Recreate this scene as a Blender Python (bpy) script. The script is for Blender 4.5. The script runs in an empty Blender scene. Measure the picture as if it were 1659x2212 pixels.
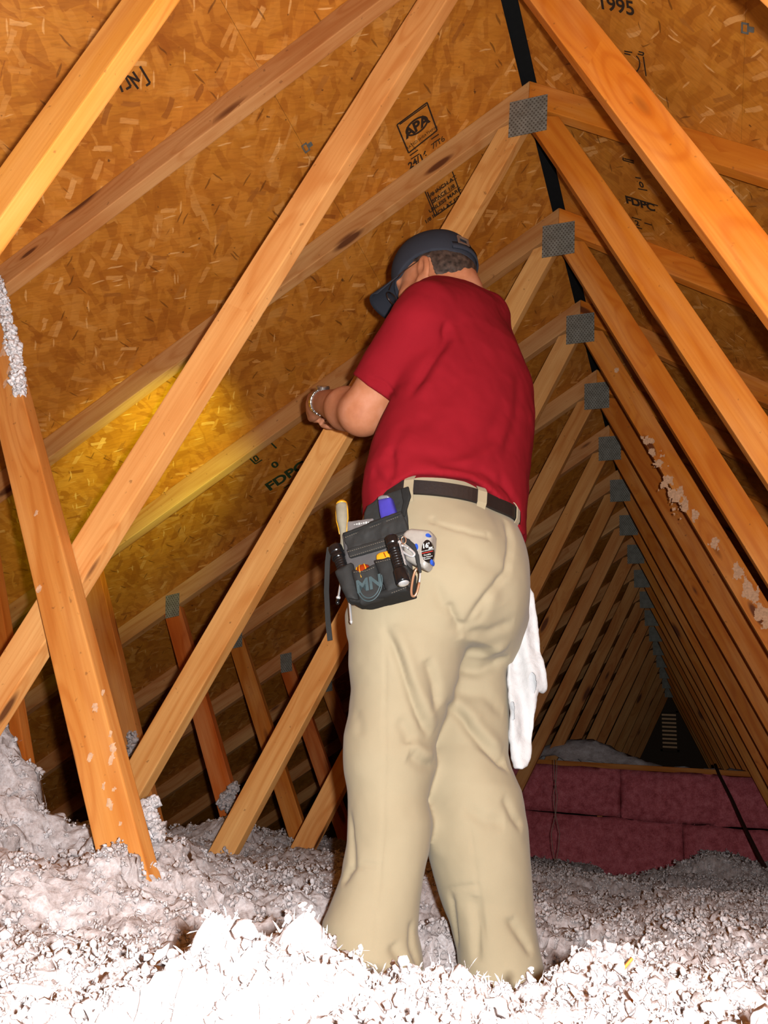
import bpy, bmesh, math, random
import numpy as np
from mathutils import Vector, Matrix, Euler

# ------------------------------------------------------------------ camera, world, lights, exposure
SC = bpy.context.scene
COL = SC.collection
F_PX, CX, CY = 1789.0, 829.5, 1106.0
YAW, PITCH, ROLL = 0.389627, 0.379731, 0.100209
RX, RIDGE_Z, Y0, SP = -0.4539, 2.3495, 1.3889, 0.61     # ridge x, ridge height, first full truss, spacing
SLOPE, WEB = 0.7096, 2.1633


def cam_axes():
    cy, sy, cp, sp = math.cos(YAW), math.sin(YAW), math.cos(PITCH), math.sin(PITCH)
    f = np.array([-sy * cp, cy * cp, sp]); r = np.array([cy, sy, 0.0]); u = np.cross(r, f)
    c, s = math.cos(ROLL), math.sin(ROLL)
    return c * r + s * u, -s * r + c * u, f


CR, CU, CF = cam_axes()
cam = bpy.data.cameras.new('camera')
cam.sensor_fit = 'VERTICAL'; cam.sensor_height = 36.0; cam.sensor_width = 27.0
cam.lens = F_PX / 2212 * 36.0; cam.clip_start = 0.02; cam.clip_end = 60
cam_o = bpy.data.objects.new('camera', cam); COL.objects.link(cam_o)
cam_o.matrix_world = Matrix([[CR[i], CU[i], -CF[i], 0.0] for i in range(3)] + [[0, 0, 0, 1]])
SC.camera = cam_o

W = bpy.data.worlds.new('world'); SC.world = W; W.use_nodes = True
W.node_tree.nodes['Background'].inputs['Color'].default_value = (1.0, 0.8, 0.62, 1)
W.node_tree.nodes['Background'].inputs['Strength'].default_value = 0.05


def point_light(name, loc, power, radius, color=(1, 1, 1)):
    l = bpy.data.lights.new(name, 'POINT'); l.energy = power; l.shadow_soft_size = radius; l.color = color
    o = bpy.data.objects.new(name, l); COL.objects.link(o); o.location = loc
    return o


# the flash of the camera, a few centimetres to the right of the lens
FLASH = CR * 0.05 + CU * 0.022 - CF * 0.01
point_light('camera_flash', FLASH, 260, 0.012)
# the flashlight the man shines on the left roof slope
SPOT_AT = np.array([-2.03, 2.42, 1.29]); SPOT_FROM = np.array([-1.00, 1.87, 1.16])
sl = bpy.data.lights.new('flashlight_beam', 'SPOT'); sl.energy = 115; sl.color = (0.80, 1.0, 0.10)
sl.spot_size = math.radians(50); sl.spot_blend = 1.0; sl.shadow_soft_size = 0.02
slo = bpy.data.objects.new('flashlight_beam', sl); COL.objects.link(slo); slo.location = SPOT_FROM
slo.rotation_euler = Vector(SPOT_AT - SPOT_FROM).to_track_quat('-Z', 'Y').to_euler()

SC.view_settings.view_transform = 'Standard'; SC.view_settings.look = 'None'
SC.view_settings.exposure = 0.0; SC.view_settings.gamma = 1.0
SC.view_settings.use_curve_mapping = False
SC.cycles.max_bounces = 4; SC.cycles.diffuse_bounces = 2; SC.cycles.glossy_bounces = 2; SC.cycles.transmission_bounces = 3
SC.cycles.use_adaptive_sampling = True; SC.cycles.adaptive_threshold = 0.04

# ------------------------------------------------------------------ helpers
rng = np.random.default_rng(7)


def ray(px, py):
    return CR * (px - CX) / F_PX - CU * (py - CY) / F_PX + CF


def at_y(px, py, y):
    d = ray(px, py); return d * (y / d[1])


def srgb(r, g, b):
    def c(v):
        v /= 255.0
        return v / 12.92 if v <= 0.04045 else ((v + 0.055) / 1.055) ** 2.4
    return (c(r), c(g), c(b), 1.0)


def tag(o, label=None, cat=None, group=None, kind=None):
    if label: o['label'] = label
    if cat: o['category'] = cat
    if group: o['group'] = group
    if kind: o['kind'] = kind
    return o


def empty(name, loc=(0, 0, 0), rz=0.0):
    o = bpy.data.objects.new(name, None); COL.objects.link(o); o.location = loc; o.rotation_euler = (0, 0, rz)
    o.empty_display_size = 0.05
    return o


def link(name, me, mat=None, parent=None):
    o = bpy.data.objects.new(name, me); COL.objects.link(o)
    if mat is not None and not me.materials: me.materials.append(mat)
    if parent is not None: o.parent = parent
    return o


def mesh(name, verts, faces, mat=None, parent=None, smooth=False):
    me = bpy.data.meshes.new(name)
    me.from_pydata([tuple(map(float, v)) for v in verts], [], [tuple(map(int, f)) for f in faces])
    me.update()
    if smooth: me.polygons.foreach_set('use_smooth', [True] * len(me.polygons))
    return link(name, me, mat, parent)


def np_mesh(name, V, F, mat=None, parent=None, smooth=True):
    """fast build: V (n,3), F (m,4) or (m,3)"""
    me = bpy.data.meshes.new(name)
    V = np.ascontiguousarray(V, dtype=np.float32); F = np.ascontiguousarray(F, dtype=np.int32)
    k = F.shape[1]
    me.vertices.add(len(V)); me.vertices.foreach_set('co', V.ravel())
    me.loops.add(F.size); me.loops.foreach_set('vertex_index', F.ravel())
    me.polygons.add(len(F)); me.polygons.foreach_set('loop_start', np.arange(0, F.size, k, dtype=np.int32))
    me.polygons.foreach_set('use_smooth', np.full(len(F), smooth))
    me.update(calc_edges=True); me.validate()
    return link(name, me, mat, parent)


class MB:
    """collects shapes into one mesh"""
    def __init__(self): self.v = []; self.f = []

    def add(self, verts, faces):
        b = len(self.v); self.v += [tuple(map(float, v)) for v in verts]; self.f += [tuple(b + i for i in f) for f in faces]
        return self

    def box(self, c, s, M=None):
        c = np.array(c, float); h = np.array(s, float) / 2
        vs = [c + h * np.array((x, y, z)) for x in (-1, 1) for y in (-1, 1) for z in (-1, 1)]
        if M is not None: vs = [np.array(M @ Vector(v)) for v in vs]
        return self.add(vs, [(0, 1, 3, 2), (4, 6, 7, 5), (0, 4, 5, 1), (2, 3, 7, 6), (0, 2, 6, 4), (1, 5, 7, 3)])

    def tube(self, pts, rad, n=8, cap=True):
        pts = [np.array(p, float) for p in pts]
        if not hasattr(rad, '__len__'): rad = [rad] * len(pts)
        vs = []; prev = None
        for i, p in enumerate(pts):
            d = pts[min(i + 1, len(pts) - 1)] - pts[max(i - 1, 0)]; d = d / (np.linalg.norm(d) + 1e-12)
            if prev is None:
                a = np.array((0, 0, 1.0)) if abs(d[2]) < 0.9 else np.array((1.0, 0, 0))
                prev = np.cross(d, a)
            e = prev - d * (prev @ d); e /= np.linalg.norm(e); g = np.cross(d, e); prev = e
            for k in range(n):
                t = 2 * math.pi * k / n; vs.append(p + rad[i] * (math.cos(t) * e + math.sin(t) * g))
        fs = []
        for i in range(len(pts) - 1):
            for k in range(n):
                a, b = i * n + k, i * n + (k + 1) % n
                fs.append((a, b, b + n, a + n))
        if cap:
            fs.append(tuple(range(n))[::-1]); fs.append(tuple((len(pts) - 1) * n + k for k in range(n)))
        return self.add(vs, fs)

    def lathe(self, prof, n=20, M=None):
        """prof: list of (z, r) along the local z axis"""
        vs = []
        for z, r in prof:
            for k in range(n):
                t = 2 * math.pi * k / n; v = (r * math.cos(t), r * math.sin(t), z)
                vs.append(np.array(M @ Vector(v)) if M is not None else v)
        fs = []
        for i in range(len(prof) - 1):
            for k in range(n):
                a, b = i * n + k, i * n + (k + 1) % n; fs.append((a, b, b + n, a + n))
        fs.append(tuple(range(n))[::-1]); fs.append(tuple((len(prof) - 1) * n + k for k in range(n)))
        return self.add(vs, fs)

    def prism(self, poly, t, M=None):
        """polygon in local xz, thickness t along local y (0..t)"""
        n = len(poly)
        vs = [(x, 0, z) for x, z in poly] + [(x, t, z) for x, z in poly]
        if M is not None: vs = [np.array(M @ Vector(v)) for v in vs]
        fs = [tuple(range(n)), tuple(range(2 * n - 1, n - 1, -1))] + [(i, i + n, (i + 1) % n + n, (i + 1) % n) for i in range(n)]
        return self.add(vs, fs)

    def build(self, name, mat=None, parent=None, smooth=False, bevel=0, seg=2, subsurf=0, smooth_angle=None):
        o = mesh(name, self.v, self.f, mat, parent, smooth)
        bm = bmesh.new(); bm.from_mesh(o.data); bmesh.ops.recalc_face_normals(bm, faces=bm.faces)
        if bevel:
            bmesh.ops.bevel(bm, geom=[e for e in bm.edges if len(e.link_faces) == 2 and e.calc_face_angle(0) > 0.5],
                            offset=bevel, segments=seg, profile=0.6, affect='EDGES', clamp_overlap=True)
        bm.to_mesh(o.data); bm.free()
        if smooth: o.data.polygons.foreach_set('use_smooth', [True] * len(o.data.polygons))
        if subsurf:
            m = o.modifiers.new('s', 'SUBSURF'); m.levels = m.render_levels = subsurf
        return o


def noise3(P, seed=0):
    """value noise in [-1,1] at points P (n,3)"""
    P = np.asarray(P, dtype=np.float64); I = np.floor(P).astype(np.int64); f = P - I; f = f * f * f * (f * (f * 6 - 15) + 10)

    def h(a, b, c):
        x = (a * 374761393 + b * 668265263 + c * 2147483647 + seed * 974711) & 0xFFFFFFFF
        x = ((x ^ (x >> 13)) * 1274126177) & 0xFFFFFFFF
        x = ((x ^ (x >> 16)) * 2246822519) & 0xFFFFFFFF
        return ((x ^ (x >> 15)) & 0xFFFFFF) / float(0x7FFFFF) - 1.0
    o = 0
    for dx in (0, 1):
        for dy in (0, 1):
            for dz in (0, 1):
                w = (f[:, 0] if dx else 1 - f[:, 0]) * (f[:, 1] if dy else 1 - f[:, 1]) * (f[:, 2] if dz else 1 - f[:, 2])
                o = o + w * h(I[:, 0] + dx, I[:, 1] + dy, I[:, 2] + dz)
    return o


def fbm(P, oct=4, seed=0, billow=False):
    o = 0; a = 1.0; P = np.asarray(P, float)
    for k in range(oct):
        n = noise3(P, seed + k * 17); o = o + a * (1 - 2 * np.abs(n) if billow else n); P = P * 2.03; a *= 0.5
    return o


# ------------------------------------------------------------------ materials
class NT:
    def __init__(self, name):
        self.m = bpy.data.materials.new(name); self.m.use_nodes = True
        self.t = self.m.node_tree; self.b = self.t.nodes['Principled BSDF']

    def n(self, typ, **kw):
        nd = self.t.nodes.new(typ)
        for k, v in kw.items():
            if k in nd.bl_rna.properties and k != 'inputs': setattr(nd, k, v)
        return nd

    def l(self, a, b): self.t.links.new(a, b)

    def val(self, sock, v):
        if hasattr(v, 'is_linked') or isinstance(v, bpy.types.NodeSocket): self.l(v, sock)
        else: sock.default_value = v

    def math(self, op, a, b=None, c=None):
        nd = self.n('ShaderNodeMath', operation=op)
        for i, v in enumerate((a, b, c)):
            if v is not None: self.val(nd.inputs[i], v)
        return nd.outputs[0]

    def mix(self, fac, a, b, blend='MIX'):
        nd = self.n('ShaderNodeMix', data_type='RGBA', blend_type=blend)
        self.val(nd.inputs[0], fac); self.val(nd.inputs[6], a); self.val(nd.inputs[7], b)
        return nd.outputs[2]

    def ramp(self, fac, stops, interp='LINEAR'):
        nd = self.n('ShaderNodeValToRGB'); cr = nd.color_ramp; cr.interpolation = interp
        while len(cr.elements) < len(stops): cr.elements.new(0.5)
        for e, (p, c) in zip(cr.elements, stops):
            e.position = p; e.color = c if hasattr(c, '__len__') else (c, c, c, 1)
        self.l(fac, nd.inputs[0]); return nd.outputs[0]

    def mapping(self, vec, loc=(0, 0, 0), rot=(0, 0, 0), scale=(1, 1, 1)):
        nd = self.n('ShaderNodeMapping'); self.l(vec, nd.inputs[0])
        nd.inputs[1].default_value = loc; nd.inputs[3].default_value = scale
        if any(rot):                                # turn first, then stretch
            r0 = self.n('ShaderNodeMapping'); self.l(vec, r0.inputs[0]); r0.inputs[2].default_value = rot; self.l(r0.outputs[0], nd.inputs[0])
        return nd.outputs[0]

    def noise(self, vec, scale=5, detail=3, rough=0.5, out=0):
        nd = self.n('ShaderNodeTexNoise'); self.l(vec, nd.inputs['Vector'])
        nd.inputs['Scale'].default_value = scale; nd.inputs['Detail'].default_value = detail; nd.inputs['Roughness'].default_value = rough
        return nd.outputs[out]

    def voronoi(self, vec, scale=5, feature='F1', rnd=1.0, dist='EUCLIDEAN'):
        nd = self.n('ShaderNodeTexVoronoi', feature=feature, distance=dist); self.l(vec, nd.inputs['Vector'])
        nd.inputs['Scale'].default_value = scale; nd.inputs['Randomness'].default_value = rnd
        return nd

    def obj_coord(self): return self.n('ShaderNodeTexCoord').outputs['Object']

    def set(self, color=None, rough=0.6, metal=0.0, spec=0.4, bump=None, bump_s=0.2, bump_d=0.01, emit=None, **kw):
        b = self.b
        if color is not None: self.val(b.inputs['Base Color'], color)
        self.val(b.inputs['Roughness'], rough); self.val(b.inputs['Metallic'], metal)
        b.inputs['Specular IOR Level'].default_value = spec
        for k, v in kw.items(): self.val(b.inputs[k], v)
        if bump is not None:
            bn = self.n('ShaderNodeBump'); bn.inputs['Strength'].default_value = bump_s; bn.inputs['Distance'].default_value = bump_d
            self.l(bump, bn.inputs['Height']); self.l(bn.outputs[0], b.inputs['Normal'])
        return self.m


def simple(name, col, rough=0.6, metal=0.0, spec=0.4, nscale=60, var=0.12, bump=0.0):
    t = NT(name); oc = t.obj_coord(); nz = t.noise(oc, nscale, 3)
    dark = tuple(c * (1 - var) for c in col[:3]) + (1,); lite = tuple(min(1, c * (1 + var)) for c in col[:3]) + (1,)
    c = t.ramp(nz, [(0.3, dark), (0.7, lite)])
    return t.set(c, rough, metal, spec, bump=nz if bump else None, bump_s=bump, bump_d=0.002)


def mat_wood():
    """sawn lumber; the board's own tint comes from the object colour; grain runs along local x"""
    t = NT('sawn_pine'); oc = t.obj_coord(); info = t.n('ShaderNodeObjectInfo')
    off = t.n('ShaderNodeVectorMath', operation='SCALE'); cmb = t.n('ShaderNodeCombineXYZ')
    for i in range(3): t.l(info.outputs['Random'], cmb.inputs[i])
    t.l(cmb.outputs[0], off.inputs[0]); off.inputs[3].default_value = 37.0
    add = t.n('ShaderNodeVectorMath', operation='ADD'); t.l(oc, add.inputs[0]); t.l(off.outputs[0], add.inputs[1])
    v = add.outputs[0]
    # knots
    kv = t.mapping(v, scale=(2.3, 9.0, 9.0)); vo = t.voronoi(kv, 1.0)
    dist = vo.outputs['Distance']; rnd = t.n('ShaderNodeSeparateColor'); t.l(vo.outputs['Color'], rnd.inputs[0])
    has = t.math('GREATER_THAN', rnd.outputs[0], 0.30)
    ksize = t.math('MULTIPLY_ADD', rnd.outputs[1], 0.15, 0.09)
    kn = t.math('DIVIDE', dist, ksize)
    knot = t.math('MULTIPLY', has, t.ramp(kn, [(0.55, 1.0), (0.95, 0.0)]))
    halo = t.math('MULTIPLY', has, t.ramp(t.math('MULTIPLY', kn, 0.35), [(0.2, 1.0), (1.0, 0.0)]))
    # grain, bent round the knots
    warp = t.noise(t.mapping(v, scale=(1.1, 7, 7)), 1.0, 2)
    gv = t.mapping(v, scale=(0.55, 13, 13))
    gadd = t.n('ShaderNodeVectorMath', operation='ADD'); t.l(gv, gadd.inputs[0])
    c2 = t.n('ShaderNodeCombineXYZ'); bend = t.math('ADD', t.math('MULTIPLY', warp, 3.0), t.math('MULTIPLY', halo, 1.3))
    t.l(bend, c2.inputs[1]); t.l(bend, c2.inputs[2]); t.l(c2.outputs[0], gadd.inputs[1])
    wv = t.n('ShaderNodeTexWave', wave_type='BANDS', bands_direction='DIAGONAL'); t.l(gadd.outputs[0], wv.inputs['Vector'])
    wv.inputs['Scale'].default_value = 0.55; wv.inputs['Distortion'].default_value = 1.5; wv.inputs['Detail'].default_value = 2
    fine = t.noise(t.mapping(v, scale=(3, 160, 160)), 1.0, 3, 0.6)
    blot = t.noise(t.mapping(v, scale=(1.6, 9, 9)), 1.0, 3, 0.6)
    base = info.outputs['Color']
    late = t.mix(1.0, base, (0.74, 0.52, 0.32, 1), 'MULTIPLY')
    pale = t.mix(0.30, base, (1.0, 0.70, 0.30, 1))
    g = t.ramp(wv.outputs['Fac'], [(0.0, 0.0), (0.6, 0.25), (1.0, 1.0)])
    c = t.mix(t.math('MULTIPLY', g, 0.55), base, late)
    c = t.mix(t.ramp(blot, [(0.45, 0.0), (0.75, 0.55)]), c, pale)
    c = t.mix(t.ramp(blot, [(0.25, 0.5), (0.45, 0.0)]), c, late)
    c = t.mix(t.ramp(fine, [(0.35, 0.28), (0.6, 0.0)]), c, late)
    c = t.mix(t.math('MULTIPLY', halo, 0.35), c, late)
    c = t.mix(t.math('MULTIPLY', knot, 0.88), c, (0.07, 0.016, 0.006, 1))
    # grubby edges and pencil-dark specks
    sp = t.noise(v, 55, 2, 0.5)
    c = t.mix(t.ramp(sp, [(0.70, 0.0), (0.76, 0.5)]), c, (0.12, 0.045, 0.015, 1))
    return t.set(c, rough=0.62, spec=0.15, bump=fine, bump_s=0.12, bump_d=0.002)


def mat_osb():
    t = NT('oriented_strand_board'); oc = t.obj_coord()
    wz = t.n('ShaderNodeVectorMath', operation='ADD'); t.l(oc, wz.inputs[0])
    ns = t.n('ShaderNodeVectorMath', operation='SCALE'); nz0 = t.n('ShaderNodeTexNoise'); t.l(oc, nz0.inputs['Vector'])
    nz0.inputs['Scale'].default_value = 14; t.l(nz0.outputs['Color'], ns.inputs[0]); ns.inputs[3].default_value = 0.02
    t.l(ns.outputs[0], wz.inputs[1]); v = wz.outputs[0]
    big = t.noise(oc, 1.6, 4, 0.55)
    c = t.ramp(big, [(0.3, (0.33, 0.100, 0.010, 1)), (0.52, (0.42, 0.145, 0.014, 1)), (0.72, (0.47, 0.175, 0.020, 1))])
    angs = [0.35, 1.9, -0.75, 1.15, -1.45, 2.6, 0.75]
    bump = None
    for k, a in enumerate(angs):
        mv = t.mapping(v, loc=(3.1 * k, 1.7 * k, 0), rot=(0, 0, a), scale=(6.5 + 1.3 * k, 27.0 + 4 * k, 1))
        vo = t.voronoi(mv, 1.0, dist='CHEBYCHEV'); sep = t.n('ShaderNodeSeparateColor'); t.l(vo.outputs['Color'], sep.inputs[0])
        edge = t.ramp(vo.outputs['Distance'], [(0.50 if k < 3 else 0.36, 1.0), (0.62 if k < 3 else 0.41, 0.0)])
        pick = t.math('MULTIPLY', t.math('GREATER_THAN', sep.outputs[0], (0.18, 0.3, 0.45, 0.6, 0.7, 0.9, 0.93)[k]), edge)
        if k < 5:
            fc = t.ramp(sep.outputs[1], [(0.0, (0.26, 0.068, 0.006, 1)), (0.35, (0.38, 0.118, 0.011, 1)), (0.65, (0.49, 0.172, 0.020, 1)), (0.95, (0.51, 0.195, 0.030, 1)), (1.0, (0.58, 0.26, 0.065, 1))])
            c = t.mix(t.math('MULTIPLY', pick, 0.55), c, fc)
        else:
            fc = t.ramp(sep.outputs[1], [(0.0, (0.20, 0.05, 0.006, 1)), (0.5, (0.52, 0.20, 0.035, 1)), (1.0, (0.64, 0.31, 0.095, 1))])
            c = t.mix(t.math('MULTIPLY', pick, 0.75), c, fc)
        hgt = t.math('MULTIPLY', pick, sep.outputs[2])
        bump = hgt if bump is None else t.math('MAXIMUM', bump, hgt)
    # thin bright and dark slivers
    for k, (a, col, thr) in enumerate(((0.5, (0.74, 0.40, 0.15, 1), 0.972), (1.4, (0.045, 0.012, 0.003, 1), 0.975), (-0.5, (0.06, 0.016, 0.004, 1), 0.98), (2.2, (0.70, 0.36, 0.12, 1), 0.972))):
        mv = t.mapping(v, loc=(11.3 * k, 5.7, 0), rot=(0, 0, a), scale=(16, 120, 1))
        vo = t.voronoi(mv, 1.0); sep = t.n('ShaderNodeSeparateColor'); t.l(vo.outputs['Color'], sep.inputs[0])
        pick = t.math('MULTIPLY', t.math('GREATER_THAN', sep.outputs[0], thr), t.ramp(vo.outputs['Distance'], [(0.3, 1.0), (0.4, 0.0)]))
        c = t.mix(t.math('MULTIPLY', pick, 0.6), c, col)
    fib = t.noise(t.mapping(v, rot=(0, 0, 0.6), scale=(20, 130, 1)), 1.0, 3, 0.6)
    c = t.mix(t.ramp(fib, [(0.35, 0.30), (0.55, 0.0)]), c, (0.20, 0.055, 0.006, 1))
    sp = t.noise(oc, 45, 2, 0.5); c = t.mix(t.ramp(sp, [(0.715, 0.0), (0.76, 0.8)]), c, (0.06, 0.02, 0.008, 1))
    return t.set(c, rough=0.48, spec=0.3, bump=fib, bump_s=0.2, bump_d=0.002)


def mat_fluff(name, dark, mid, lite, flecks=True, ao=False):
    t = NT(name); oc = t.obj_coord()
    a = t.noise(oc, 22, 5, 0.65); b = t.noise(oc, 130, 4, 0.7)
    c = t.ramp(t.math('ADD', t.math('MULTIPLY', a, 0.55), t.math('MULTIPLY', b, 0.45)), [(0.36, dark), (0.5, mid), (0.64, lite)])
    if flecks:
        f = t.noise(oc, 260, 2, 0.5); c = t.mix(t.ramp(f, [(0.70, 0.0), (0.78, 0.45)]), c, (0.12, 0.085, 0.08, 1))
    return t.set(c, rough=0.95, spec=0.03, bump=b, bump_s=0.6, bump_d=0.004, **({'Subsurface Weight': 0.6, 'Subsurface Radius': (1.0, 0.92, 0.88), 'Subsurface Scale': 0.009} if ao else {}))


def mat_plate():
    """galvanised truss plate with punched slots"""
    t = NT('punched_galvanised_steel'); oc = t.obj_coord()
    sx = t.n('ShaderNodeSeparateXYZ'); t.l(oc, sx.inputs[0])
    row = t.math('FLOOR', t.math('MULTIPLY', sx.outputs[2], 95.0))
    xx = t.math('MULTIPLY_ADD', row, 0.5, t.math('MULTIPLY', sx.outputs[0], 75.0))
    fx = t.math('ABSOLUTE', t.math('SUBTRACT', t.math('FRACT', xx), 0.5)); fz = t.math('ABSOLUTE', t.math('SUBTRACT', t.math('FRACT', t.math('MULTIPLY', sx.outputs[2], 95.0)), 0.5))
    slot = t.math('MULTIPLY', t.math('LESS_THAN', fx, 0.2), t.math('LESS_THAN', fz, 0.32))
    n = t.noise(oc, 30, 3); base = t.ramp(n, [(0.3, (0.17, 0.16, 0.13, 1)), (0.7, (0.27, 0.26, 0.22, 1))])
    c = t.mix(t.math('MULTIPLY', slot, 0.75), base, (0.05, 0.035, 0.02, 1))
    return t.set(c, rough=0.5, metal=0.35, spec=0.4, bump=slot, bump_s=-0.4, bump_d=0.002)


M = {}
M['wood'] = mat_wood(); M['osb'] = mat_osb(); M['plate'] = mat_plate()
M['fluff'] = mat_fluff('blown_cellulose', (0.27, 0.222, 0.208, 1), (0.40, 0.345, 0.335, 1), (0.53, 0.485, 0.490, 1), True, True)
M['white_fluff'] = mat_fluff('white_cellulose', (0.50, 0.44, 0.43, 1), (0.66, 0.61, 0.61, 1), (0.80, 0.77, 0.78, 1), False, True)
M['far_fluff_brightened'] = mat_fluff('blown_cellulose_far_brightened', (0.40, 0.32, 0.30, 1), (0.60, 0.52, 0.51, 1), (0.75, 0.69, 0.69, 1))  # same cellulose, extra brightness put into the colour of the dim far mound
M['black'] = simple('black_vent_mesh', (0.006, 0.006, 0.006, 1), 0.9, spec=0.1)
M['ink'] = simple('stamp_ink', (0.028, 0.016, 0.010, 1), 0.8, spec=0.1)
M['green_ink'] = simple('green_stamp_ink', (0.02, 0.035, 0.012, 1), 0.8, spec=0.1)
M['steel'] = simple('clip_steel', (0.20, 0.21, 0.19, 1), 0.4, 0.6)
M['drywall'] = simple('drywall', (0.5, 0.48, 0.45, 1), 0.9)

# ------------------------------------------------------------------ roof sheathing (the setting)
def slope_matrix(s):
    """local x runs down the slope from the ridge, local y along the ridge, local z points into the attic"""
    n = math.hypot(1, SLOPE); ex = Vector((s / n, 0, -SLOPE / n)); ey = Vector((0, 1, 0)) * (-s); ez = ex.cross(ey)
    Mx = Matrix.Identity(4)
    for i in range(3): Mx[i][0], Mx[i][1], Mx[i][2] = ex[i], ey[i], ez[i]
    Mx.translation = Vector((RX, 0, RIDGE_Z + 0.0545))
    return Mx


YA, YB = -1.6, 12.9
for s, nm in ((-1, 'ceiling_left'), (1, 'ceiling_right')):
    mb = MB(); xs = [0.030, 0.765, 1.985, 3.205, 4.6]
    for i in range(4):
        off = 0.0 if i % 2 else 1.22
        ys = [YA - 1.2 + off + 2.44 * k for k in range(8)]
        for k in range(7):
            y0_, y1_ = ys[k] + 0.0004, ys[k + 1] - 0.0004
            mb.box(((xs[i] + xs[i + 1]) / 2, -s * (y0_ + y1_) / 2, -0.0061), (xs[i + 1] - xs[i] - 0.0008, y1_ - y0_, 0.012))
    o = mb.build(nm, M['osb']); o.matrix_world = slope_matrix(s); tag(o, kind='structure')
    o['label'] = 'orange-brown strand board roof slope on the %s, between the trusses' % ('left' if s < 0 else 'right')
# felt above the boards closes the joints
for s in (-1, 1):
    mb = MB(); mb.box((2.32, -s * (YA + YB) / 2, -0.02), (4.58, YB - YA + 2, 0.01)); o = mb.build('ceiling_felt', M['black']); o.matrix_world = slope_matrix(s); tag(o, kind='structure')
mb = MB(); mb.box((RX, (YA + YB) / 2, RIDGE_Z + 0.085), (0.16, YB - YA, 0.03))
tag(mb.build('ridge_vent', M['black']), 'black ridge vent strip running along the peak of the roof', 'roof vent')
mb = MB(); mb.box((RX, (YA + YB) / 2, -0.50), (7.6, YB - YA, 0.02)); tag(mb.build('floor', M['drywall']), kind='structure')

# ------------------------------------------------------------------ trusses
TH = 0.038


def lumber(name, p0, p1, w=0.089, t=TH, cut0=0.0, cut1=0.0, tint=(0.5, 0.2, 0.05), parent=None, y=0.0, wob=0.0):
    """board in the xz plane from p0 to p1 (centre line); cut = skew of the end (shift of upper edge along the board)"""
    p0 = np.array(p0, float); p1 = np.array(p1, float); d = p1 - p0; L = np.linalg.norm(d); a = math.atan2(d[1], d[0])
    h = w / 2; n = 14; top = []; bot = []
    for i in range(n + 1):
        f = i / n; x = f * L
        sk = cut0 * (1 - f) + cut1 * f
        j = wob * math.sin(3.1 * f + 1.3) if 0 < i < n else 0
        top.append((x + (cut0 if i == 0 else cut1 if i == n else 0), h + j)); bot.append((x - (cut0 if i == 0 else cut1 if i == n else 0), -h + j))
    mb = MB()
    vs = [(x, 0, z) for x, z in top] + [(x, 0, z) for x, z in bot] + [(x, t, z) for x, z in top] + [(x, t, z) for x, z in bot]
    m = n + 1; fs = []
    for i in range(n):
        T0, B0, T1, B1 = i, m + i, 2 * m + i, 3 * m + i
        fs += [(T0, B0, B0 + 1, T0 + 1), (T1 + 1, B1 + 1, B1, T1), (T1, T0, T0 + 1, T1 + 1), (B0, B1, B1 + 1, B0 + 1)]
    fs += [(0, 2 * m, 3 * m, m), (n, m + n, 3 * m + n, 2 * m + n)]
    mb.add(vs, fs)
    o = mb.build(name, M['wood'], parent, bevel=0.003, seg=2)
    o.location = (p0[0], y, p0[1]); o.rotation_euler = (0, -a, 0)
    o.color = (*tint, 1)
    return o


def plate(parent, x, z, w, h, a=0.0, y=-0.0015):
    mb = MB(); mb.box((0, 0, 0), (w, 0.0015, h)); o = mb.build('gusset_plate', M['plate'], parent)
    o.location = (x, y, z); o.rotation_euler = (0, a, 0)
    return o


TAN = np.array((0.57, 0.265, 0.085)); ORANGE = np.array((0.50, 0.155, 0.014)); PINK = np.array((0.42, 0.190, 0.066)); BROWN = np.array((0.36, 0.110, 0.014))
ORD = ['', 'first', 'second', 'third', 'fourth', 'fifth', 'sixth', 'seventh', 'eighth', 'ninth', 'tenth', 'eleventh', 'twelfth', 'thirteenth', 'fourteenth', 'fifteenth', 'sixteenth', 'seventeenth', 'eighteenth', 'nineteenth', 'twentieth']
TRUSS_LABEL = {
    -1: 'nearest roof truss, its grainy yellow web crossing the top left corner',
    0: 'second roof truss, whose long pale left web passes clear left of the man',
    1: 'roof truss with the largest visible ridge plate, web behind the elbow of the man',
    2: 'roof truss with ridge plate just right of and above the dark cap',
    3: 'roof truss with dusty white-stained ridge plate beside the shoulder of the red shirt',
    4: 'roof truss with insulation-smeared right web, next behind the dusty-plated one',
}
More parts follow.
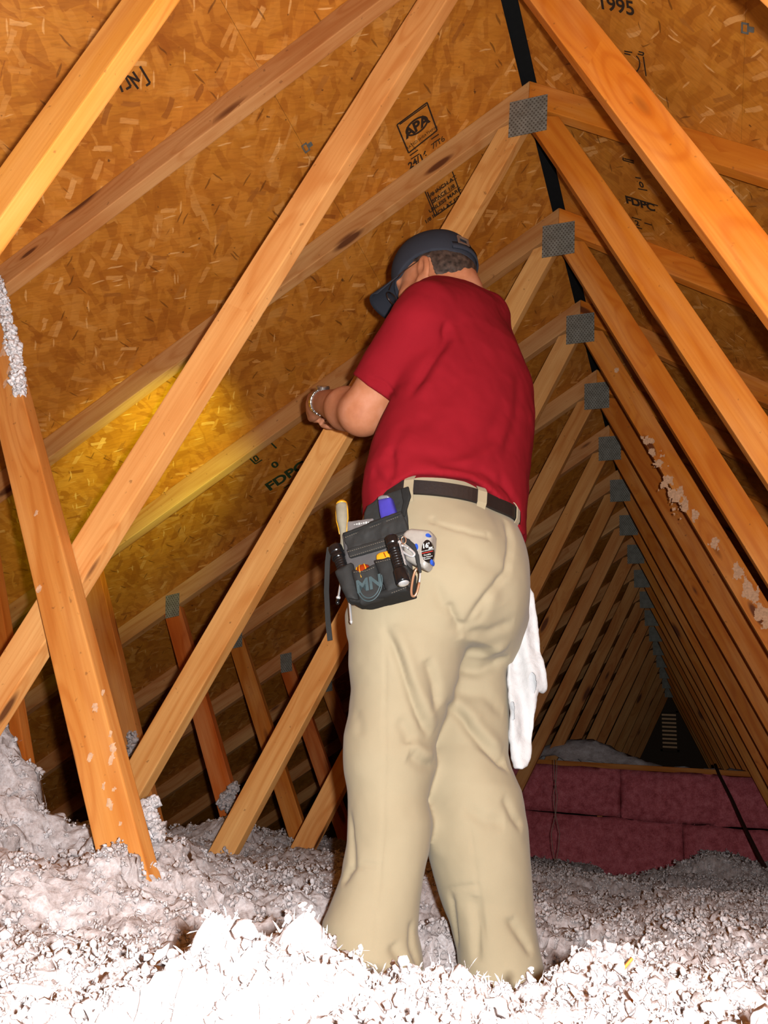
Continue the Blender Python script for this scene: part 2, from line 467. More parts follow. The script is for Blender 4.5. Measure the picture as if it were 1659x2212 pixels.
# small differences of each truss: (dx of left web foot, dx of right web foot)
TW = {0: (0.0, 0.0), 1: (0.0, 0.0), 2: (0.03, 0.0), 3: (0.02, 0.0)}
WALL_Y = 6.60
for i in range(-1, 18):
    y = Y0 + SP * i
    r = np.random.default_rng(100 + i)
    T = empty('roof_truss', (RX, y, 0))
    lab = TRUSS_LABEL.get(i, '%s roof truss counted from the camera, standing %s the pink batt wall' % (ORD[i + 2], 'in front of' if y < WALL_Y else 'beyond'))
    tag(T, lab, 'roof truss', 'roof trusses along the ridge')
    def tint(c, a=0.10): return np.clip(c * (1 + r.uniform(-a, a)) * (1 + r.uniform(-a / 3, a / 3, 3)), 0, 1)
    zb = -0.32 if y < WALL_Y else 0.60
    for s in (-1, 1):
        e = s * 3.75
        pa, pb = (0, RIDGE_Z), (e, RIDGE_Z - SLOPE * 3.75)
        if s < 0: lumber('rafter', pb, pa, cut0=0, cut1=0.0445 * SLOPE, tint=tint(PINK), parent=T, y=0.0)
        else: lumber('rafter', pa, pb, cut0=-0.0445 * SLOPE, cut1=0, tint=tint(ORANGE), parent=T, y=0.0)
        dl, dr = TW.get(i, (r.uniform(-.02, .02), r.uniform(-.02, .02)))
        zt = RIDGE_Z - 0.115; Lw = (zt - zb) / WEB
        x1 = s * (0.04 + Lw) + (dl if s < 0 else dr)
        ck = 0.0445 / WEB * 0.9
        c = TAN if s < 0 else ORANGE * 1.05
        if i == -1: c = np.array((0.55, 0.225, 0.036))
        if i >= 4: c = c * 0.5 + BROWN * 0.5  # far webs browned in their tint, imitating light falling off with distance
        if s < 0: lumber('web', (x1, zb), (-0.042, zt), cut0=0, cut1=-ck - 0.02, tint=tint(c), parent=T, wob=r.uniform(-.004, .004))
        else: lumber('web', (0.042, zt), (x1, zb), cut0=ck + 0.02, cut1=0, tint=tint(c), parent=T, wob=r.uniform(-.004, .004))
        # short web from the middle of the rafter down to the bottom chord
        xm = s * 1.905; zm = RIDGE_Z - SLOPE * 1.905 - 0.06; sl_ = 1.84
        zb2 = zb; x2 = xm - s * (zm - zb2) / sl_
        if i > 0:
            p, qn = (xm, zm), (x2, zb2)
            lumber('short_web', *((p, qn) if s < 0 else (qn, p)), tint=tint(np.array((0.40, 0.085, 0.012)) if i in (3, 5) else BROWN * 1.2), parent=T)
            plate(T, xm, zm + 0.02, 0.075, 0.115, s * math.atan(1 / sl_) * 0.4)
    lumber('bottom_chord', (-3.75, zb - 0.04), (3.75, zb - 0.04), tint=tint(BROWN), parent=T)
    if i != -2: plate(T, 0, RIDGE_Z - 0.105, 0.125, 0.155, 0.0)

# the brace nailed to the face of the second truss
BR = empty('diagonal_brace', (0, 0, 0))
tag(BR, 'thick orange brace board leaning at left, insulation crumbs on its face', 'brace board')
pa, pb = at_y(-80, 480, 1.345), at_y(278, 1930, 1.345)
lumber('board', (pa[0], pa[2]), (pb[0], pb[2]), tint=(0.50, 0.195, 0.042), parent=BR, y=1.345, w=0.089, t=0.040)

# ------------------------------------------------------------------ knee wall with pink batts
kw = empty('knee_wall', (0, WALL_Y, 0)); tag(kw, 'low framed wall with a bare top plate, holding the pink batts', 'knee wall')
ZT = 0.1082 * WALL_Y
for (x0, x1) in ((-2.9, 2.3),):
    o = lumber('top_plate', (x0, ZT - 0.019), (x1, ZT - 0.019), w=0.038, t=0.089, tint=tuple(ORANGE * 0.8), parent=kw, y=0)
for x in np.arange(-2.6, 2.3, 0.61): lumber('stud', (x, -0.4), (x, ZT - 0.038), w=0.038, t=0.089, tint=tuple(BROWN), parent=kw, y=0.0)
M['pink'] = mat_fluff('pink_glass_wool', (0.27, 0.050, 0.058, 1), (0.44, 0.100, 0.115, 1), (0.58, 0.17, 0.19, 1), False)
def batt(x0, x1, z0, z1, label, seed):
    nx, nz = int((x1 - x0) / 0.03), int((z1 - z0) / 0.03)
    X, Z = np.meshgrid(np.linspace(x0, x1, nx), np.linspace(z0, z1, nz)); u = (Z - z0) / (z1 - z0); w = (X - x0) / (x1 - x0)
    P = np.stack([X.ravel(), Z.ravel(), np.zeros(X.size)], 1)
    bulge = 0.035 * (1 - np.abs(2 * u - 1) ** 4) * (1 - np.abs(2 * w - 1) ** 160)
    Yv = WALL_Y - 0.02 - bulge - 0.03 * fbm(P * 3, 4, seed).reshape(X.shape) - 0.010 * fbm(P * 16, 3, seed + 3, True).reshape(X.shape)
    Zs = Z + 0.008 * fbm(P * 6 + 9, 2, seed + 5).reshape(X.shape)
    front = np.stack([X, Yv, Zs], -1).reshape(-1, 3); back = np.stack([X, np.full_like(X, WALL_Y - 0.003), Z], -1).reshape(-1, 3)
    n = nx * nz; idx = np.arange(n).reshape(nz, nx)
    Fq = np.stack([idx[:-1, :-1], idx[:-1, 1:], idx[1:, 1:], idx[1:, :-1]], -1).reshape(-1, 4)
    Fs = [Fq, Fq[:, ::-1] + n]
    for a in (idx[0], idx[-1][::-1], idx[:, 0][::-1], idx[:, -1]):
        Fs.append(np.stack([a[:-1], a[:-1] + n, a[1:] + n, a[1:]], -1))
    o = np_mesh('pink_batt', np.vstack([front, back]), np.vstack(Fs), M['pink'])
    tag(o, label, 'insulation batt', 'pink batts on the knee wall')
zm_ = 0.335
batt(-2.75, -0.62, zm_ + 0.004, ZT - 0.038, 'upper pink batt on the wall behind the legs of the man, left piece', 1)
batt(-0.619, 1.6, zm_ - 0.002, ZT - 0.040, 'upper pink batt right of the man, dark cable hanging in front', 2)
batt(-2.75, -0.20, -0.15, zm_ - 0.004, 'lower pink batt on the wall, left piece reaching behind the man', 3)
batt(-0.199, 1.6, -0.18, zm_ - 0.010, 'lower pink batt at right with torn bottom edge over the insulation', 4)

# gable end far away
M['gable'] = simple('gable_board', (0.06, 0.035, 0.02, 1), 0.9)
YG = 12.55
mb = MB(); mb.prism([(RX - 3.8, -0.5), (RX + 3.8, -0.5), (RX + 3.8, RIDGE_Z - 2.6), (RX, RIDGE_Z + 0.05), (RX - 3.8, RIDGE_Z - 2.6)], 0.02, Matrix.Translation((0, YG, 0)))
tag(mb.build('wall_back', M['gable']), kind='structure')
M['slat'] = simple('vent_slat', (0.85, 0.50, 0.26, 1), 0.6)
gv = empty('gable_vent', (RX - 0.05, YG - 0.02, 1.84)); tag(gv, 'small louvred gable vent glinting at the dark far end of the attic', 'vent')
mb = MB(); mb.box((-.11, 0, 0), (.03, .03, .56)); mb.box((.11, 0, 0), (.03, .03, .56)); mb.box((0, 0, .27), (.25, .03, .03)); mb.box((0, 0, -.27), (.25, .03, .03)); mb.build('frame', M['gable'], gv)
for k in range(9):
    mb = MB(); mb.box((0, 0, -0.22 + k * 0.055), (0.19, 0.03, 0.024)); mb.build('slat', M['slat'], gv)

# ------------------------------------------------------------------ distance-field modelling (bodies and cloth)
class Field:
    def __init__(self, lo, hi, h):
        self.lo = np.array(lo, float); self.h = h; self.n = np.ceil((np.array(hi) - self.lo) / h).astype(int) + 1
        self.F = np.full(self.n, 1.0, np.float32)

    def block(self, lo, hi):
        a = np.clip(np.floor((np.array(lo) - self.lo) / self.h).astype(int), 0, self.n); b = np.clip(np.ceil((np.array(hi) - self.lo) / self.h).astype(int) + 1, 0, self.n)
        if (b <= a).any(): return None, None
        ax = [(self.lo[i] + self.h * np.arange(a[i], b[i])).astype(np.float32) for i in range(3)]
        return tuple(slice(a[i], b[i]) for i in range(3)), np.meshgrid(*ax, indexing='ij', sparse=True)

    def blend(self, fn, lo, hi, k=0.02, op='add'):
        m = 0.03 + k
        sl, G = self.block(np.array(lo) - m, np.array(hi) + m)
        if sl is None: return
        d = fn(*G); F = self.F[sl]
        if op == 'add':
            h = np.clip(0.5 + 0.5 * (F - d) / k, 0, 1) if k > 0 else (F > d).astype(np.float32)
            self.F[sl] = F * (1 - h) + d * h - k * h * (1 - h)
        else:                                   # carve d out
            h = np.clip(0.5 - 0.5 * (F + d) / k, 0, 1) if k > 0 else (F < -d).astype(np.float32)
            self.F[sl] = F * (1 - h) - d * h + k * h * (1 - h)

    def cone(self, a, b, ra, rb, k=0.02, op='add', flat=None):
        a = np.array(a, float); b = np.array(b, float); ab = b - a; L2 = max(ab @ ab, 1e-9)
        def fn(x, y, z):
            t = np.clip(((x - a[0]) * ab[0] + (y - a[1]) * ab[1] + (z - a[2]) * ab[2]) / L2, 0, 1)
            return np.sqrt((x - a[0] - t * ab[0]) ** 2 + (y - a[1] - t * ab[1]) ** 2 + (z - a[2] - t * ab[2]) ** 2) - (ra + (rb - ra) * t)
        r = max(ra, rb); self.blend(fn, np.minimum(a, b) - r, np.maximum(a, b) + r, k, op)

    def ell(self, c, axes, rad, k=0.02, op='add'):
        c = np.array(c, float); A = np.array(axes, float); rad = np.array(rad, float)
        def fn(x, y, z):
            q = [((x - c[0]) * A[i][0] + (y - c[1]) * A[i][1] + (z - c[2]) * A[i][2]) for i in range(3)]
            k0 = np.sqrt(sum((q[i] / rad[i]) ** 2 for i in range(3))); k1 = np.sqrt(sum((q[i] / rad[i] ** 2) ** 2 for i in range(3))) + 1e-9
            return k0 * (k0 - 1) / k1
        r = rad.max(); self.blend(fn, c - r, c + r, k, op)

    def loft(self, rows, k=0.02, op='add', grow=0.0):
        """rows: (z, cx, cy, A, B, angle) sorted upward; ellipse sections"""
        R = np.array(sorted(rows)); z0, z1 = R[0, 0], R[-1, 0]
        def fn(x, y, z):
            zc = np.clip(z, z0, z1); g = [np.interp(zc, R[:, 0], R[:, j]) for j in range(1, 6)]
            ca, sa = np.cos(g[4]), np.sin(g[4]); u = (x - g[0]) * ca + (y - g[1]) * sa; v = -(x - g[0]) * sa + (y - g[1]) * ca
            A, B = g[2] + grow, g[3] + grow
            k0 = np.sqrt((u / A) ** 2 + (v / B) ** 2); k1 = np.sqrt((u / A ** 2) ** 2 + (v / B ** 2) ** 2) + 1e-6
            d = k0 * (k0 - 1) / k1; d = np.where(k0 < 0.3, -0.7 * np.minimum(A, B), d)
            dz = np.maximum(z0 - z, z - z1)
            return np.where(dz > 0, np.sqrt(np.maximum(d, 0) ** 2 + dz ** 2), np.maximum(d, dz)).astype(np.float32)
        m = (R[:, 3:5]).max() + grow
        self.blend(fn, (R[:, 1].min() - m, R[:, 2].min() - m, z0), (R[:, 1].max() + m, R[:, 2].max() + m, z1), k, op)

    def cut(self, fn):
        sl, G = self.block(self.lo, self.lo + self.h * self.n); self.F = np.maximum(self.F, fn(*G)).astype(np.float32)

    def mesh(self):
        F = self.F; S = F < 0
        nx, ny, nz = F.shape
        cnt = np.zeros((nx - 1, ny - 1, nz - 1), np.uint8)
        for dx in (0, 1):
            for dy in (0, 1):
                for dz in (0, 1): cnt += S[dx:nx - 1 + dx, dy:ny - 1 + dy, dz:nz - 1 + dz]
        act = np.argwhere((cnt > 0) & (cnt < 8)); idx = np.full(cnt.shape, -1, np.int32); idx[tuple(act.T)] = np.arange(len(act))
        acc = np.zeros((len(act), 3)); num = np.zeros(len(act))
        cs = [(dx, dy, dz) for dx in (0, 1) for dy in (0, 1) for dz in (0, 1)]
        for i in range(8):
            for j in range(i + 1, 8):
                a, b = np.array(cs[i]), np.array(cs[j])
                if abs(a - b).sum() != 1: continue
                fa = F[tuple((act + a).T)]; fb = F[tuple((act + b).T)]; m = (fa < 0) != (fb < 0)
                t = np.where(m, fa / np.where(m, fa - fb, 1), 0)
                acc += np.where(m[:, None], a + t[:, None] * (b - a), 0); num += m
        V = self.lo + self.h * (act + acc / num[:, None])
        Q = []
        for ax in range(3):
            o = [0, 0, 0]; o[ax] = 1
            s0 = S[:nx - o[0], :ny - o[1], :nz - o[2]]; s1 = S[o[0]:, o[1]:, o[2]:]
            e = np.argwhere(s0 != s1); b, c = [(1, 2), (2, 0), (0, 1)][ax]
            e = e[(e[:, b] > 0) & (e[:, c] > 0) & (e[:, b] < F.shape[b] - 1) & (e[:, c] < F.shape[c] - 1)]
            eb = np.zeros(3, int); eb[b] = 1; ec = np.zeros(3, int); ec[c] = 1
            q = np.stack([idx[tuple((e - eb - ec).T)], idx[tuple((e - ec).T)], idx[tuple(e.T)], idx[tuple((e - eb).T)]], 1)
            flip = ~s0[tuple(e.T)]; q[flip] = q[flip][:, ::-1]; Q.append(q)
        return V, np.vstack(Q)


def vnormals(V, Q):
    n = np.cross(V[Q[:, 2]] - V[Q[:, 0]], V[Q[:, 3]] - V[Q[:, 1]]); N = np.zeros_like(V)
    for k in range(Q.shape[1]):
        for j in range(3): N[:, j] += np.bincount(Q[:, k], n[:, j], len(V))
    return N / (np.linalg.norm(N, axis=1, keepdims=True) + 1e-12)


def smooth(V, Q, it=2, lam=0.5):
    for _ in range(it):
        S = np.zeros_like(V); c = np.zeros(len(V))
        for k in range(4):
            a, b = Q[:, k], Q[:, (k + 1) % 4]
            for j in range(3): S[:, j] += np.bincount(a, V[b, j], len(V)) + np.bincount(b, V[a, j], len(V))
            c += np.bincount(a, minlength=len(V)) + np.bincount(b, minlength=len(V))
        V = V + lam * (S / np.maximum(c, 1)[:, None] - V)
    return V


def proj(V):
    z = V @ CF; return CX + F_PX * (V @ CR) / z, CY - F_PX * (V @ CU) / z, z


def fold(V, Q, lines):
    """press creases (negative) and ridges (positive) of cloth into the surface along lines lying on it"""
    N = vnormals(V, Q); px, py, z = proj(V); vis = (N * V).sum(1) < 0
    D = np.zeros(len(V)); vi = np.where(vis)[0]
    for amp, wid, pts in lines:
        pts = np.array(pts, float); seg = np.concatenate([np.linspace(0, 1, 14, endpoint=False) + i for i in range(len(pts) - 1)] + [[len(pts) - 1]])
        sx = np.interp(seg, range(len(pts)), pts[:, 0]); sy = np.interp(seg, range(len(pts)), pts[:, 1]); S = []
        for x, y in zip(sx, sy):
            d = (px[vi] - x) ** 2 + (py[vi] - y) ** 2; c = np.where(d < max(d.min() * 1.5, 30))[0]
            S.append(V[vi[c[np.argmin(z[vi[c]])]]])
        S = np.array(S)
        for _ in range(3): S[1:-1] = (S[:-2] + 2 * S[1:-1] + S[2:]) / 4
        lo, hi = S.min(0) - 3 * wid, S.max(0) + 3 * wid
        c = np.where(((V > lo) & (V < hi)).all(1))[0]; best = np.full(len(c), 9.0); tt = np.zeros(len(c))
        for i in range(len(S) - 1):
            ab = S[i + 1] - S[i]; t = np.clip(((V[c] - S[i]) @ ab) / (ab @ ab + 1e-12), 0, 1)
            d = np.linalg.norm(V[c] - S[i] - t[:, None] * ab, axis=1); u = d < best; best[u] = d[u]; tt[u] = (i + t[u]) / (len(S) - 1)
        env = np.clip(np.minimum(tt, 1 - tt) / 0.18, 0.0, 1.0) ** 0.7
        D[c] += amp * env * np.exp(-(best / wid) ** 2)
    return V + N * D[:, None]


# ------------------------------------------------------------------ the man
HC = np.array((-0.316, 0.949, 0.0)); HC /= np.linalg.norm(HC); HU = np.array((HC[1], -HC[0], 0.0))
D0 = 1.70


def P(px, py, D=D0):
    d = ray(px, py); return d * (D / (d @ HC))


FWD = np.array((math.cos(math.radians(148.4)), math.sin(math.radians(148.4)), 0.0)); RGT = np.array((FWD[1], -FWD[0], 0.0)); UP = np.array((0, 0, 1.0))


def row(py, xl, xr, D, rho=0.62, phi=40.0):
    c = P((xl + xr) / 2, py, D); hw = (xr - xl) / 2 * (c @ CF) / F_PX; f = math.radians(phi)
    A = hw / math.sqrt(math.cos(f) ** 2 + rho ** 2 * math.sin(f) ** 2)
    return (c[2], c[0], c[1], A, A * rho, math.atan2(HU[1], HU[0]) + f)


TORSO = [row(640, 905, 1055, 1.735), row(665, 885, 1085, 1.73), row(700, 872, 1110, 1.725), row(750, 866, 1140, 1.72), row(800, 862, 1157, 1.72), row(850, 856, 1163, 1.715),
         row(900, 845, 1162, 1.715, .66), row(950, 826, 1155, 1.71, .68), row(1000, 804, 1150, 1.71, .70), row(1060, 787, 1146, 1.70, .72), row(1110, 782, 1142, 1.70, .74), row(1170, 786, 1138, 1.70, .74)]
PELVIS = [row(1005, 815, 1112, 1.70, .72), row(1070, 806, 1112, 1.70, .72), row(1120, 795, 1120, 1.70, .74), row(1200, 772, 1136, 1.70, .78), row(1280, 758, 1142, 1.70, .8), row(1330, 753, 1138, 1.70, .8), row(1375, 753, 1122, 1.70, .76), row(1400, 760, 1105, 1.70, .7)]
LLEG = [row(1340, 753, 1000, 1.64, .95, 0), row(1400, 752, 1000, 1.64, .95, 0), row(1450, 751, 992, 1.645, .95, 0), row(1500, 756, 979, 1.65, .95, 0), row(1550, 752, 958, 1.65, .95, 0), row(1600, 742, 940, 1.65, .98, 0), row(1640, 741, 942, 1.65, 1, 0), row(1680, 743, 932, 1.65, 1, 0), row(1720, 748, 926, 1.65, 1, 0),
        row(1770, 750, 934, 1.65, 1, 0), row(1830, 748, 928, 1.65, 1, 0), row(1870, 740, 920, 1.65, 1, 0), row(1900, 735, 915, 1.65, 1, 0), row(1950, 716, 908, 1.65, 1, 0), row(2000, 694, 903, 1.65, 1.05, 0), row(2060, 686, 915, 1.65, 1.1, 0), row(2110, 690, 918, 1.65, 1.15, 0), row(2200, 690, 918, 1.65, 1.15, 0)]
RLEG = [row(1340, 930, 1136, 1.78, .95, 0), row(1400, 930, 1112, 1.77, .95, 0), row(1440, 925, 1092, 1.77, 1, 0), row(1500, 925, 1097, 1.77, 1, 0), row(1560, 920, 1101, 1.765, 1, 0), row(1620, 918, 1097, 1.76, 1, 0), row(1650, 916, 1104, 1.755, 1, 0), row(1700, 915, 1126, 1.75, 1, 0), row(1780, 915, 1139, 1.745, 1, 0),
        row(1850, 924, 1144, 1.74, 1, 0), row(1900, 937, 1148, 1.74, 1, 0), row(1950, 952, 1153, 1.74, 1, 0), row(2000, 970, 1157, 1.735, 1.05, 0), row(2060, 986, 1170, 1.73, 1.1, 0), row(2110, 990, 1180, 1.73, 1.15, 0), row(2200, 992, 1180, 1.73, 1.15, 0)]

# joints
SH_L = P(905, 705, 1.60); EL_L = P(783, 892, 1.70); WR_L = P(694, 868, 1.93)
SH_R = P(1062, 765, 1.84); EL_R = P(1000, 985, 1.93); WR_R = P(768, 893, 1.985)

# ---- head frame
HD_Y, HD_P = math.radians(108.4 + 60), math.radians(-13)
HF = np.array((math.cos(HD_Y) * math.cos(HD_P), math.sin(HD_Y) * math.cos(HD_P), math.sin(HD_P)))
HR = np.cross(HF, UP); HR /= np.linalg.norm(HR); HUp = np.cross(HR, HF)
roll_h = math.radians(0); HR, HUp = HR * math.cos(roll_h) + HUp * math.sin(roll_h), HUp * math.cos(roll_h) - HR * math.sin(roll_h)
HEAD = P(943, 615, 1.765)


def hd(f, r, u): return HEAD + HF * f + HR * r + HUp * u


HAX = [HF, HR, HUp]


def head_field(Fd, grow=0.0, face=True):
    Fd.ell(hd(0.0, 0, 0.030), HAX, np.array((0.099, 0.077, 0.092)) + grow, 0.02)          # skull
    Fd.ell(hd(-0.012, 0, -0.005), HAX, np.array((0.085, 0.070, 0.080)) + grow, 0.03)      # occiput / lower skull
    if not face: return
    Fd.ell(hd(0.040, 0, -0.035), HAX, (0.052, 0.062, 0.080), 0.03)                        # face block
    Fd.ell(hd(0.062, 0, -0.085), HAX, (0.030, 0.034, 0.026), 0.03)                        # chin
    for s in (-1, 1):
        Fd.cone(hd(0.015, s * 0.058, -0.055), hd(0.06, s * 0.02, -0.090), 0.022, 0.020, 0.03)   # jaw
        Fd.ell(hd(0.068, s * 0.040, -0.028), HAX, (0.022, 0.022, 0.018), 0.02)                  # cheekbone
        Fd.cone(hd(0.082, s * 0.050, 0.022), hd(0.096, s * 0.008, 0.018), 0.009, 0.010, 0.012)  # brow
        Fd.ell(hd(0.092, s * 0.031, 0.002), HAX, (0.012, 0.016, 0.010), 0.01, 'carve')          # eye socket
        Fd.ell(hd(0.083, s * 0.031, 0.002), HAX, (0.012, 0.012, 0.011), 0.003)                  # eyeball under lid
        # ear: outer shell, lobe, carved bowl
        e = lambda f, u, r=0: hd(-0.004 + f - 0.25 * u, s * (0.077 + r), -0.010 + u)
        Fd.ell(e(-0.004, -0.002, 0.008), [HF * .9 + HR * s * -.42, HR * s * .9 + HF * .42, HUp], (0.024, 0.008, 0.038), 0.005)
        Fd.ell(e(0.006, -0.030, 0.004), HAX, (0.010, 0.006, 0.011), 0.008)
        Fd.ell(e(0.004, 0.002, 0.017), HAX, (0.013, 0.009, 0.023), 0.003, 'carve')
    Fd.cone(hd(0.094, 0, 0.010), hd(0.118, 0, -0.030), 0.009, 0.013, 0.012)                     # nose
    for s in (-1, 1): Fd.ell(hd(0.106, s * 0.013, -0.034), HAX, (0.010, 0.008, 0.008), 0.008)
    Fd.cone(hd(0.090, -0.022, -0.058), hd(0.090, 0.022, -0.058), 0.008, 0.008, 0.01)            # lips
    Fd.ell(hd(0.101, 0, -0.058), HAX, (0.008, 0.026, 0.0022), 0.004, 'carve')


def hand(Fd, wrist, along, back, side, thumb_side, curl=1.0):
    """along: wrist to knuckles; back: away from palm; side: towards the little finger"""
    a, b, s = [np.array(v, float) / np.linalg.norm(v) for v in (along, back, side)]
    w = wrist
    Fd.ell(w + a * 0.050, [a, s, b], (0.052, 0.042, 0.017), 0.015)
    Fd.cone(w, w + a * 0.03, 0.027, 0.028, 0.02)
    for i, (L, off, r) in enumerate(((0.070, -0.031, 0.0090), (0.078, -0.010, 0.0095), (0.073, 0.011, 0.0090), (0.058, 0.030, 0.0080))):
        k0 = w + a * (0.088 - 0.006 * abs(i - 1.3)) + s * off
        ang = 0.55 * curl; p = k0; segs = (0.48 * L, 0.30 * L, 0.24 * L); th = ang
        Fd.cone(w + a * 0.05 + s * off * 0.8, k0, 0.011, r * 1.15, 0.008)
        for q, sg in enumerate(segs):
            d = a * math.cos(th) - b * math.sin(th); e = p + d * sg
            Fd.cone(p, e, r * (1 - 0.07 * q), r * (0.93 - 0.07 * q), 0.0035); p = e; th += 0.85 * curl
    t0 = w + a * 0.022 - s * 0.026 * 1 - b * 0.006; t1 = t0 + a * 0.030 - s * 0.020 - b * 0.018; t2 = t1 + a * 0.030 + s * 0.004 - b * 0.014; t3 = t2 + a * 0.022 + s * 0.014 - b * 0.006
    Fd.cone(t0, t1, 0.015, 0.0115, 0.012); Fd.cone(t1, t2, 0.0112, 0.0100, 0.004); Fd.cone(t2, t3, 0.0100, 0.0088, 0.004)


# ---- body: one continuous surface
Bf = Field((-1.16, 1.28, -0.34), (-0.12, 2.24, 1.66), 0.0045)
head_field(Bf)
NECK0 = P(990, 640, 1.755)
Bf.cone(NECK0, hd(-0.022, 0, -0.045), 0.066, 0.058, 0.03)
inner = lambda rows, g: [(z, x, y, max(A - g, .03), max(B - g, .03), a) for z, x, y, A, B, a in rows]
Bf.loft(inner([q for q in TORSO if q[0] > TORSO[-3][0]], 0.024), 0.03); Bf.loft(inner(TORSO[-4:], 0.045), 0.03); Bf.loft(inner(PELVIS, 0.016), 0.03)
for rows in (LLEG, RLEG): Bf.loft(inner([r for r in rows if r[0] > -0.27], 0.03), 0.03)
Bf.cone(SH_L, EL_L, 0.056, 0.047, 0.02)
Bf.cone(EL_L + (SH_L - EL_L) * .25, EL_L, 0.051, 0.050, 0.02)
Bf.cone(EL_L, EL_L + (WR_L - EL_L) * .35, 0.049, 0.052, 0.02); Bf.cone(EL_L + (WR_L - EL_L) * .35, WR_L, 0.050, 0.031, 0.02)
Bf.cone(SH_R, EL_R, 0.056, 0.044, 0.02); Bf.cone(EL_R, WR_R, 0.046, 0.030, 0.02)
aL = np.array((-0.66, 0.66, 0.24)); aL /= np.linalg.norm(aL)
bL = np.array((-0.80, -0.50, -0.15)); bL -= aL * (bL @ aL); bL /= np.linalg.norm(bL); sL = np.cross(aL, bL)
if sL[2] > 0: sL = -sL
hand(Bf, WR_L + aL * 0.012, aL, bL, sL, 1, 1.25)
aR = np.array((-0.80, 0.50, 0.22)); aR /= np.linalg.norm(aR); bR = np.array((-0.1, 0.95, 0.2)); bR -= aR * (bR @ aR); bR /= np.linalg.norm(bR); sR = np.cross(aR, bR)
if sR[2] > 0: sR = -sR
hand(Bf, WR_R + aR * 0.008, aR, bR, sR, 1)
for s_, rows in ((0, LLEG), (1, RLEG)):
    r0 = min(rows); c = np.array((r0[1], r0[2], -0.30)); Bf.cone(c, c + FWD * 0.13 + np.array((0, 0, -0.01)), 0.042, 0.038, 0.03)
V, Q = Bf.mesh(); V = smooth(V, Q, 2, 0.4); del Bf


def mat_skin():
    t = NT('weathered_skin'); oc = t.obj_coord(); a = t.noise(oc, 18, 4, 0.6); b = t.noise(oc, 160, 3, 0.6)
    c = t.ramp(a, [(0.3, (0.31, 0.108, 0.050, 1)), (0.5, (0.37, 0.140, 0.066, 1)), (0.7, (0.42, 0.175, 0.098, 1))])
    c = t.mix(t.ramp(b, [(0.60, 0.0), (0.75, 0.35)]), c, (0.40, 0.13, 0.07, 1))
    return t.set(c, rough=0.62, spec=0.22, bump=b, bump_s=0.12, bump_d=0.002, **{'Subsurface Weight': 0.08, 'Subsurface Radius': (0.02, 0.008, 0.004), 'Subsurface Scale': 0.5})


def mat_cloth(name, c1, c2, weave=700, bump=0.12, rough=0.9, spec=0.1, blot=9, sheen=0.08):
    t = NT(name); oc = t.obj_coord(); a = t.noise(oc, blot, 3, 0.5); b = t.noise(oc, weave, 2, 0.6)
    c = t.ramp(t.math('ADD', t.math('MULTIPLY', a, 0.7), t.math('MULTIPLY', b, 0.3)), [(0.3, c1), (0.7, c2)])
    return t.set(c, rough=rough, spec=spec, bump=b, bump_s=bump, bump_d=0.001, **{'Sheen Weight': sheen, 'Sheen Roughness': 0.5})


M['skin'] = mat_skin()
M['shirt'] = mat_cloth('red_cotton', (0.172, 0.0045, 0.0092, 1), (0.208, 0.0062, 0.0120, 1), 520, 0.10, sheen=0.0)
M['khaki'] = mat_cloth('khaki_twill', (0.262, 0.212, 0.134, 1), (0.300, 0.247, 0.160, 1), 900, 0.06, 0.85)
M['cap'] = mat_cloth('slate_cotton', (0.020, 0.0215, 0.0285, 1), (0.029, 0.031, 0.040, 1), 420, 0.12, sheen=0.0)
M['belt'] = simple('black_leather', (0.009, 0.007, 0.007, 1), 0.42, spec=0.5, nscale=180, bump=0.15)
M['hair'] = simple('greying_hair', (0.038, 0.024, 0.018, 1), 0.6, spec=0.3, nscale=90, var=0.75, bump=0.5)
man = np_mesh('person', V, Q, M['skin'])
tag(man, 'man in red t-shirt, khaki trousers and dark cap seen from behind', 'person')

# ---- shirt
def hem_fn(pts, ax, back):
    """z limit around the vertical axis ax, through surface points pts"""
    A = [math.atan2(p[1] - ax[1], p[0] - ax[0]) for p in pts]; A = np.unwrap(A); Z = [p[2] for p in pts]
    o = np.argsort(A); A = A[o]; Z = np.array(Z)[o]; mid = (A[0] + A[-1]) / 2 + math.pi
    AA = np.concatenate([[mid - 2 * math.pi], A, [mid]]); ZZ = np.concatenate([[back], Z, [back]])
    def f(x, y):
        t = np.arctan2(y - ax[1], x - ax[0]); t = np.where(t < AA[0], t + 2 * math.pi, t); t = np.where(t > AA[-1], t - 2 * math.pi, t)
        return np.interp(t, AA, ZZ)
    return f


axis = P(962, 1080, 1.70)
Sf = Field((-1.05, 1.30, 0.45), (-0.14, 2.14, 1.56), 0.0045)
Sf.loft(TORSO, 0.02)
Sf.cone(P(926, 676, 1.61), P(1040, 692, 1.79), 0.074, 0.074, 0.04)
HEM_L = SH_L + (EL_L - SH_L) * 0.74
Sf.cone(SH_L, HEM_L + (EL_L - SH_L) * 0.1, 0.074, 0.068, 0.022)
Sf.cone(SH_R, SH_R + (EL_R - SH_R) * 0.8, 0.072, 0.066, 0.03)
dl = (EL_L - SH_L) / np.linalg.norm(EL_L - SH_L); dr = (EL_R - SH_R) / np.linalg.norm(EL_R - SH_R)
HN = dl * 0.96 + np.array((0.0, 0.0, 0.0))
Sf.cone(HEM_L - dl * 0.05, HEM_L + dl * 0.12, 0.050, 0.058, 0.003, 'carve')
def sleeve_cut(x, y, z):
    d = (x - HEM_L[0]) * dl[0] + (y - HEM_L[1]) * dl[1] + (z - HEM_L[2]) * dl[2]
    near = np.sqrt((x - HEM_L[0]) ** 2 + (y - HEM_L[1]) ** 2 + (z - HEM_L[2]) ** 2)
    return np.where(near < 0.105, d, -1.0)
Sf.cut(sleeve_cut)
